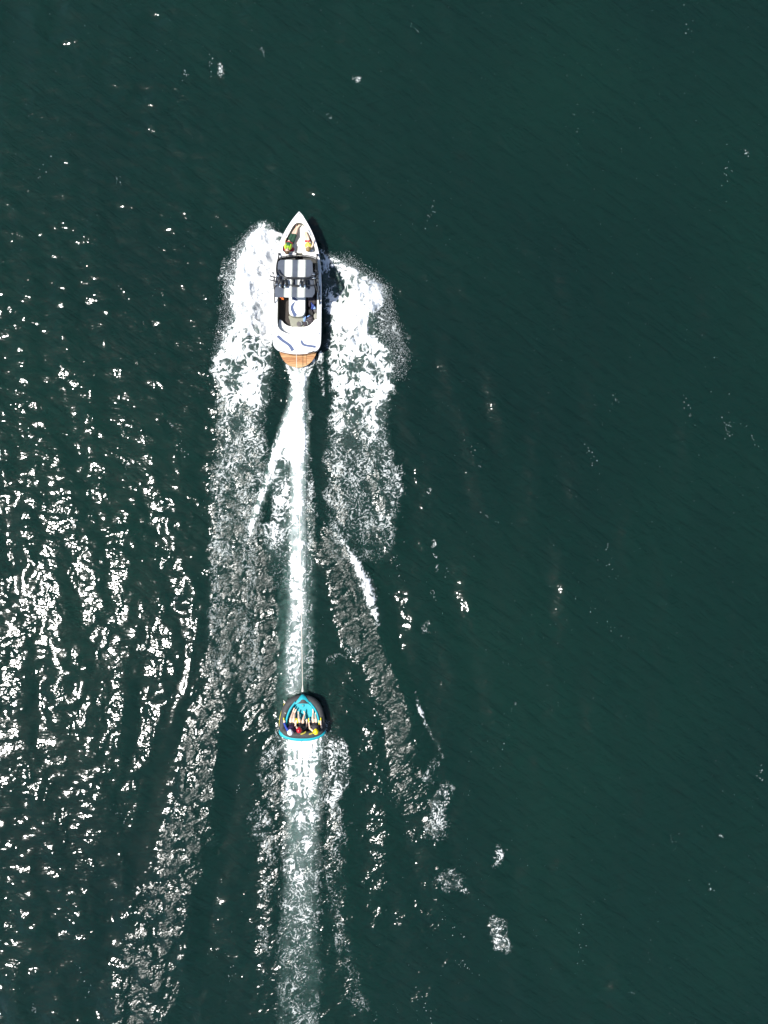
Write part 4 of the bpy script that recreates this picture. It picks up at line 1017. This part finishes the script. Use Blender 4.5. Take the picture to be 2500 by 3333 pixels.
# ------------------------------------------------------------------ people
def remesh(o, vox, it=4):
    r_ = o.modifiers.new('join', 'REMESH'); r_.mode = 'VOXEL'; r_.voxel_size = vox; r_.use_smooth_shade = True
    s_ = o.modifiers.new('soft', 'SMOOTH'); s_.factor = .5; s_.iterations = it
def person(label, J, skin, cat='person', face_up=None, head_r=.098):
    """J: joints in world metres. One body mesh; clothing hangs on it as children."""
    org = Vector((J['pelvis'].x, J['pelvis'].y, J['pelvis'].z - .13))
    R_ = lambda p: Vector(p) - org
    mb = MB(); c = mb.capsule
    pel, ch, nk, hd = (R_(J[k]) for k in ('pelvis', 'chest', 'neck', 'head'))
    c(pel, pel.lerp(ch, .5), .13, .12); c(pel.lerp(ch, .4), ch, .12, .145); c(ch, nk, .115, .055); c(nk, hd, .052, .055)
    sl, sr = R_(J['sl']), R_(J['sr']); c(sl, ch.lerp(nk, .55), .055, .075); c(sr, ch.lerp(nk, .55), .055, .075)
    f = J['face'].normalized(); up = (hd - nk).normalized(); f = (f - up * f.dot(up)).normalized(); sd = f.cross(up)
    hr = head_r
    mb.ball(hd, hr, 14, 10); c(hd + up * .02, hd + f * .03 - up * .06, hr * .95, hr * .55); mb.ball(hd + f * (hr + .008) - up * .012, .016, 8, 6)
    for s in (1, -1): c(hd + sd * s * hr * .95 + up * .012, hd + sd * s * hr * .95 - up * .025, .017, .014, 8)
    for s, side_ in ((1, 'l'), (-1, 'r')):
        sh, el, wr = R_(J['s' + side_]), R_(J['e' + side_]), R_(J['w' + side_])
        c(sh, el, .052, .041); c(el, wr, .041, .030)
        d = (wr - el).normalized(); d = J.get('h' + side_, d).normalized()
        px = d.cross(Vector((0, 0, 1))); px = px.normalized() if px.length > .1 else Vector((1, 0, 0)); dn = px.cross(d).normalized()
        if dn.z > 0: dn = -dn
        pc = wr + d * .075
        for k_ in (-1.2, -.4, .4, 1.2): c(wr + px * k_ * .012, pc + px * k_ * .018, .018, .014, 8)
        for k_, ln in ((-1.5, .058), (-.5, .07), (.5, .066), (1.5, .05)):
            a = pc + px * k_ * .019; b2 = a + d * ln * .55 + dn * .012; e2 = b2 + dn * ln * .5 + d * ln * .15; c(a, b2, .0105, .0098, 7); c(b2, e2, .0098, .0085, 7)
        ti = 1 if s > 0 else -1
        a = wr + d * .03 + px * ti * .026; b2 = a + px * ti * .024 + d * .028; c(a, b2, .013, .011, 7); c(b2, b2 + d * .026 + dn * .014, .011, .009, 7)
        hp, kn, an, to = (R_(J[k + side_]) for k in ('p', 'k', 'a', 't'))
        c(pel.lerp(hp, .7), hp, .105, .098); c(hp, kn, .092, .060); c(kn, kn.lerp(an, .4), .058, .056); c(kn.lerp(an, .4), an, .056, .036)
        c(an, to, .040, .030); c(an, an.lerp(to, -.25), .038, .034)
    o = mb.obj('person', M[skin]); o.location = org; remesh(o, .0085, 3)
    tag(o, label, cat)
    for s in (1, -1):
        ey = MB(); ey.ball(hd + f * (hr * .93) + sd * s * .034 + up * .012, .011, 8, 6); ey.obj('eye', M['eye'], o)
    mo = MB(); mo.capsule(hd + f * (hr * .86) + sd * .02 - up * .05, hd + f * (hr * .86) - sd * .02 - up * .05, .008, .008, 6); mo.obj('mouth', M['lip'], o)
    o_ = {'R': R_, 'hd': hd, 'f': f, 'up': up, 'sd': sd, 'hr': hr}
    return o, o_
def garment(o, R_, name, segs, m, vox=.013):
    mb = MB()
    for p0, p1, r0, r1 in segs: mb.capsule(R_(p0), R_(p1), r0, r1)
    g_ = mb.obj(name, M[m], o); remesh(g_, vox, 4); return g_
def vest(o, q, J, m, name='vest', fat=.022, low=.12):
    pel, ch, nk = J['pelvis'], J['chest'], J['neck']
    segs = [(pel.lerp(ch, low), ch, .128 + fat, .15 + fat), (ch, ch.lerp(nk, .45), .14 + fat * .8, .10 + fat)]
    for s in ('sl', 'sr'): segs.append((J[s].lerp(ch.lerp(nk, .55), .35), ch.lerp(nk, .5), .062 + fat * .5, .085 + fat * .5))
    return garment(o, q['R'], name, segs, m)
def shorts(o, q, J, m, name='shorts', frac=.72):
    segs = [(J['pelvis'], J['pelvis'].lerp(J['chest'], .22), .145, .138)]
    for s in ('l', 'r'):
        segs += [(J['pelvis'].lerp(J['p' + s], .7), J['p' + s], .118, .11), (J['p' + s], J['p' + s].lerp(J['k' + s], frac), .106, .085)]
    return garment(o, q['R'], name, segs, m)
def sleeve(o, q, J, s, m, full=True, name='sleeve'):
    segs = [(J['s' + s], J['e' + s] if full else J['s' + s].lerp(J['e' + s], .6), .062, .051)]
    if full: segs.append((J['e' + s], J['e' + s].lerp(J['w' + s], .92), .051, .040))
    return garment(o, q['R'], name, segs, m, .011)
def hair(o, q, m, back=.02):
    mb = MB(); mb.ball(q['hd'] + q['up'] * .018 - q['f'] * .022, (q['hr'] + .012,) * 3, 16, 10); mb.ball(q['hd'] - q['f'] * .06 - q['up'] * .02, q['hr'] * .85, 12, 8)
    h_ = mb.obj('hair', M[m], o); remesh(h_, .012, 2); return h_
def helmet(o, q, m):
    c = q['hd'] + q['up'] * .025 - q['f'] * .012; r0 = q['hr'] + .028
    mb = MB(); mb.ball(c, (r0, r0 * 1.04, r0), 20, 14); mb.capsule(c + q['f'] * .06 + q['up'] * .03, c + q['f'] * .085 + q['up'] * .02, r0 * .72, r0 * .6)
    h_ = mb.obj('helmet', M[m], o); remesh(h_, .01, 3)
    for s in (1, -1):
        mb = MB(); mb.capsule(q['hd'] + q['sd'] * s * (q['hr'] + .012) + q['up'] * .01, q['hd'] + q['sd'] * s * (q['hr'] + .008) - q['up'] * .05, .034, .026); mb.obj('ear_guard', M[m], h_)
    return h_

# the man reclining in the bow
J = dict(pelvis=ZA(455, 880, .74), chest=ZA(405, 1010, .90), neck=ZA(375, 1105, 1.00), head=ZA(352, 1215, 1.10), sl=ZA(300, 1090, .96), sr=ZA(478, 1090, .96),
         el=ZA(262, 940, .90), wl=ZA(268, 800, .98), er=ZA(532, 960, .84), wr=ZA(470, 880, .90), pl=ZA(405, 850, .74), pr=ZA(535, 865, .74),
         kl=ZA(548, 590, .88), kr=ZA(660, 600, .86), al=ZA(700, 300, .70), ar=ZA(762, 290, .70), tl=ZA(700, 185, .78), tr=ZA(820, 205, .78), face=Vector((.12, .8, .6)))
o, q = person('person in green shorts and lime vest reclining on the port bow cushion', J, 'skin')
shorts(o, q, J, 'dkgreen', frac=.95); vest(o, q, J, 'vestgreen')
mb = MB()
for s, (u0, v0, u1, v1) in enumerate(((318, 960, 305, 1120), (500, 980, 455, 1130))):
    mb.capsule(q['R'](ZA(u0, v0, 1.00)), q['R'](ZA(u1, v1, 1.06)), .05, .045)
mb.ball(q['R'](ZA(388, 1040, 1.06)), (.075, .06, .04)); mb.obj('vest_panel', M['lime'], o)
sleeve(o, q, J, 'l', 'yellowcloth', False); sleeve(o, q, J, 'r', 'yellowcloth', False)
mb = MB(); q2 = crom([ZA(345, 875, .90), ZA(400, 858, .935), ZA(470, 880, .94), ZA(545, 920, .88)], 4); mb.tube([q['R'](p) for p in q2], [.045] * len(q2), 8); mb.obj('waist_strap', M['red'], o)
hair(o, q, 'hair_br')

# the second person in the bow
J = dict(pelvis=ZA(1160, 955, .72), chest=ZA(1168, 1040, .86), neck=ZA(1165, 1100, .95), head=ZA(1160, 1120, 1.07), sl=ZA(1075, 1080, .92), sr=ZA(1262, 1075, .92),
         el=ZA(1040, 1010, .78), wl=ZA(1062, 930, .74), er=ZA(1338, 1000, .90), wr=ZA(1362, 870, .98), pl=ZA(1098, 940, .73), pr=ZA(1210, 940, .73),
         kl=ZA(1090, 720, .84), kr=ZA(1165, 720, .84), al=ZA(1052, 545, .70), ar=ZA(1098, 535, .70), tl=ZA(1050, 485, .78), tr=ZA(1088, 470, .78), face=Vector((-.15, .75, .6)))
o, q = person('person in red-trimmed white shorts and yellow vest reclining on the starboard bow cushion', J, 'skin')
shorts(o, q, J, 'whitecloth', frac=.42); vest(o, q, J, 'yellowcloth', fat=.018)
for s in ('l', 'r'):
    a = J['p' + s].lerp(J['k' + s], .40); c2 = J['p' + s].lerp(J['k' + s], .54); garment(o, q['R'], 'shorts_trim', [(a, c2, .088, .084)], 'red')
hair(o, q, 'hair_bl')

# three riders on the tube
def rider(label, hx, hy, J, helm, vm, sh, sleeves, skin='skin'):
    o, q = person(label, J, skin)
    shorts(o, q, J, sh, frac=.45); vest(o, q, J, vm, low=.0)
    for s, m_, full in sleeves: sleeve(o, q, J, s, m_, full)
    helmet(o, q, helm); return o
J = dict(pelvis=T(600, 960, .46), chest=T(590, 1020, .68), neck=T(575, 1058, .86), head=T(562, 1082, 1.02), sl=T(515, 1050, .80), sr=T(655, 1045, .80),
         el=T(470, 975, .72), wl=T(430, 882, .66), er=T(690, 990, .62), wr=T(672, 900, .58), hl=Vector((0, 1, 0)), pl=T(568, 930, .44), pr=T(630, 930, .44),
         kl=T(578, 790, .60), kr=T(644, 790, .60), al=T(625, 640, .38), ar=T(658, 660, .38), tl=T(650, 565, .44), tr=T(690, 592, .44), face=Vector((.1, 1, .25)))
rider('person in white helmet, purple vest and blue sleeve at the left of the tube', 0, 0, J, 'helm_w', 'purple', 'blacksuit', [('l', 'bluesleeve', True), ('r', 'purple', False)])
J = dict(pelvis=T(820, 955, .45), chest=T(800, 1005, .66), neck=T(775, 1030, .84), head=T(758, 1036, .99), sl=T(722, 1010, .78), sr=T(868, 1000, .76),
         el=T(672, 945, .66), wl=T(692, 872, .64), er=T(912, 960, .60), wr=T(920, 860, .56), hl=Vector((0, 1, 0)), hr=Vector((.05, 1, 0)), pl=T(775, 925, .44), pr=T(838, 925, .44),
         kl=T(752, 800, .60), kr=T(838, 830, .58), al=T(742, 690, .38), ar=T(878, 690, .38), tl=T(738, 640, .45), tr=T(862, 632, .45), face=Vector((.15, 1, .25)))
rider('person in red helmet and dark vest in the middle of the tube', 0, 0, J, 'helm_r', 'blacksuit', 'blacksuit', [('r', 'greyvest', False)])
J = dict(pelvis=T(1105, 950, .46), chest=T(1108, 1000, .68), neck=T(1112, 1040, .86), head=T(1115, 1066, 1.02), sl=T(1045, 1045, .80), sr=T(1185, 1035, .80),
         el=T(985, 1000, .68), wl=T(966, 885, .62), er=T(1240, 985, .70), wr=T(1218, 890, .64), hl=Vector((0, 1, 0)), hr=Vector((0, 1, 0)), pl=T(1078, 920, .44), pr=T(1130, 920, .44),
         kl=T(1052, 800, .62), kr=T(1118, 800, .58), al=T(1060, 660, .38), ar=T(1112, 690, .36), tl=T(1052, 590, .46), tr=T(1120, 640, .42), face=Vector((0, 1, .25)))
rider('person in yellow helmet and grey vest at the right of the tube', 0, 0, J, 'helm_y', 'greyvest', 'blacksuit', [('r', 'blacksuit', False)])

# ------------------------------------------------------------------ gear lying in the boat
def lump(name, label, cat, parts, m, group=None):
    mb = MB()
    for c, r_ in parts: mb.ball(c, r_, 12, 8)
    base = parts[0][0]
    mb.v = [(x - base.x, y - base.y, z - base.z + .05) for x, y, z in mb.v]
    o = mb.obj(name, M[m]); o.location = (base.x, base.y, base.z - .05); remesh(o, .012, 3); tag(o, label, cat, group); return o
def cloth(name, label, cat, pts, m, z, seed, amp=.05):
    """A crumpled towel: thick sheet over an outline."""
    g = random.Random(seed); q = crom([Vector((p.x, p.y, 0)) for p in pts], 3, True); c = sum(q, Vector()) / len(q); vs = []; k = len(q); R = 5
    for i in range(R + 1):
        f = i / R
        for j, p in enumerate(q):
            x = c.lerp(p, f); hh = z + amp * (perl(x.x * 9 + seed, x.y * 9)) + amp * .8 * (1 - f * f) ; vs.append((x.x - c.x, x.y - c.y, hh - z))
    fs = [(i * k + j, i * k + (j + 1) % k, (i + 1) * k + (j + 1) % k, (i + 1) * k + j) for i in range(R) for j in range(k)]
    mb = MB(); mb.add(vs, fs); o = mb.obj(name, M[m]); o.location = (c.x, c.y, z); so = o.modifiers.new('thick', 'SOLIDIFY'); so.thickness = .015; tag(o, label, cat); return o
def perl(x, y): return float(perlin(np.array([x]), np.array([y]), 909)[0])
cloth('towel', 'royal blue towel bunched on the starboard side by the engine box', 'towel', [ZD(u, v, .5) for u, v in ((860, 380), (1000, 470), (1080, 560), (1060, 690), (980, 780), (860, 740), (880, 560))], 'towelblue', .42, 3, .10)
cloth('cloth', 'sunlit part of the royal blue towel as a pale blue sheet beside the starboard gunwale', 'cloth', [ZD(u, v, .55) for u, v in ((1075, 610), (1130, 750), (985, 760))], 'towelsky', .55, 4, .05)  # the blue towel's sunlit part, put into a separate paler sheet
cloth('towel', 'crumpled light blue towel on the rear step next to the dark bag', 'towel', [ZD(u, v, .45) for u, v in ((560, 1130), (620, 1220), (560, 1400), (450, 1400), (440, 1250))], 'towelsky', .40, 5, .09)
cloth('towel', 'thin light blue towel draped over the top of the dark bag', 'towel', [ZD(u, v, .62) for u, v in ((790, 1050), (800, 1110), (700, 1180), (650, 1150))], 'towelsky', .56, 6, .05)
bag = lump('duffel_bag', 'dark duffel bag with pale straps against the starboard rear bench', 'bag', [(ZD(850, 1250, .42), (.15, .12, .13)), (ZD(760, 1380, .40), (.15, .13, .12)), (ZD(900, 1400, .40), (.13, .12, .12)), (ZD(780, 1520, .38), (.12, .09, .10))], 'bag')
for pts in ([(640, 1330), (760, 1290), (930, 1240)], [(690, 1560), (670, 1480), (620, 1400)], [(750, 1310), (800, 1400), (850, 1330)]):
    p_ = crom([ZD(u, v, .575 - .0006 * abs(v - 1300)) for u, v in pts], 4); mb = MB(); mb.tube(rel(bag, p_), .016, 6); mb.obj('strap', M['bagstrap'], bag)
bk2 = lump('backpack', 'black backpack slumped in the shade right of the engine box', 'bag', [(ZD(860, 900, .36), (.13, .15, .14)), (ZD(960, 1000, .36), (.12, .14, .13)), (ZD(880, 220, .40), (.16, .15, .16))][:2], 'rubber')
mb = MB(); p_ = crom([ZD(800, 850, .50), ZD(870, 820, .54), ZD(930, 900, .54), ZD(960, 1000, .5)], 4); mb.tube(rel(bk2, p_), .016, 6); mb.obj('strap', M['bag'], bk2)
lump('dark_bundle', 'dark cloth bundle under the canopy edge at starboard', 'bundle', [(ZD(900, 230, .42), (.20, .16, .14)), (ZD(1060, 330, .45), (.12, .16, .14)), (ZD(780, 500, .36), (.08, .15, .10))], 'bag')
lump('shoe', 'grey shoe tucked against the starboard gunwale', 'shoe', [(ZD(1100, 830, .56), (.085, .05, .05)), (ZD(1060, 850, .55), (.05, .045, .04))], 'grey')
lump('shoe', 'smaller grey shoe just behind the other shoe', 'shoe', [(ZD(1115, 915, .54), (.05, .04, .04)), (ZD(1090, 925, .53), (.035, .035, .035))], 'grey')
lump('cushion', 'beige cushion leaning on the starboard side ahead of the bench', 'cushion', [(ZD(1110, 1150, .52), (.085, .14, .05)), (ZD(1130, 1070, .53), (.055, .10, .05)), (ZD(1090, 1210, .51), (.06, .06, .045))], 'beige')
def roundbag(label, u, v, z, r_, m):
    p_ = ZD(u, v, z); mb = MB(); mb.tube([Vector((0, 0, 0)), Vector((0, 0, .09)), Vector((0, 0, .12)), Vector((0, 0, .125))], [r_ * .92, r_, r_ * .9, r_ * .6], 20)
    o = mb.obj('round_bag', M[m]); o.location = p_ - Vector((0, 0, .12)); tag(o, label, 'bag')
    mb = MB(); mb.tube([Vector((r_ * .2, r_ * 1.0, .12)), Vector((r_ * .85, r_ * .65, .135)), Vector((r_ * 1.15, r_ * .05, .13)), Vector((r_ * 1.0, -r_ * .55, .12))], .018, 6); mb.obj('strap', M['canvas_lt'], o); return o
roundbag('round grey bag with a pale strap at the middle of the rear step', 225, 1560, .50, .118, 'grey')
roundbag('round brownish bag beside the duffel, right of the grey round one', 560, 1540, .50, .105, 'bag')
lump('orange_cloth', 'bright orange cloth on the port side under the canopy edge', 'cloth', [(Z2(440, 452, .62), (.055, .06, .05)), (Z2(405, 430, .60), (.06, .04, .04)), (Z2(462, 470, .62), (.03, .04, .03))], 'orange')
cloth('towel', 'red towel spread behind the shoulders of the person on the port bow cushion', 'towel', [ZA(u, v, .8) for u, v in ((185, 980), (280, 930), (420, 1080), (590, 1050), (620, 1170), (480, 1240), (300, 1210), (190, 1180))], 'red', .74, 8, .10)
lump('white_pillow', 'white pillow behind the head of the person on the starboard bow cushion', 'pillow', [(ZA(1220, 1215, .86), (.15, .06, .06)), (ZA(1150, 1225, .85), (.08, .05, .05)), (ZA(1310, 1190, .86), (.08, .06, .06))], 'whitecloth')
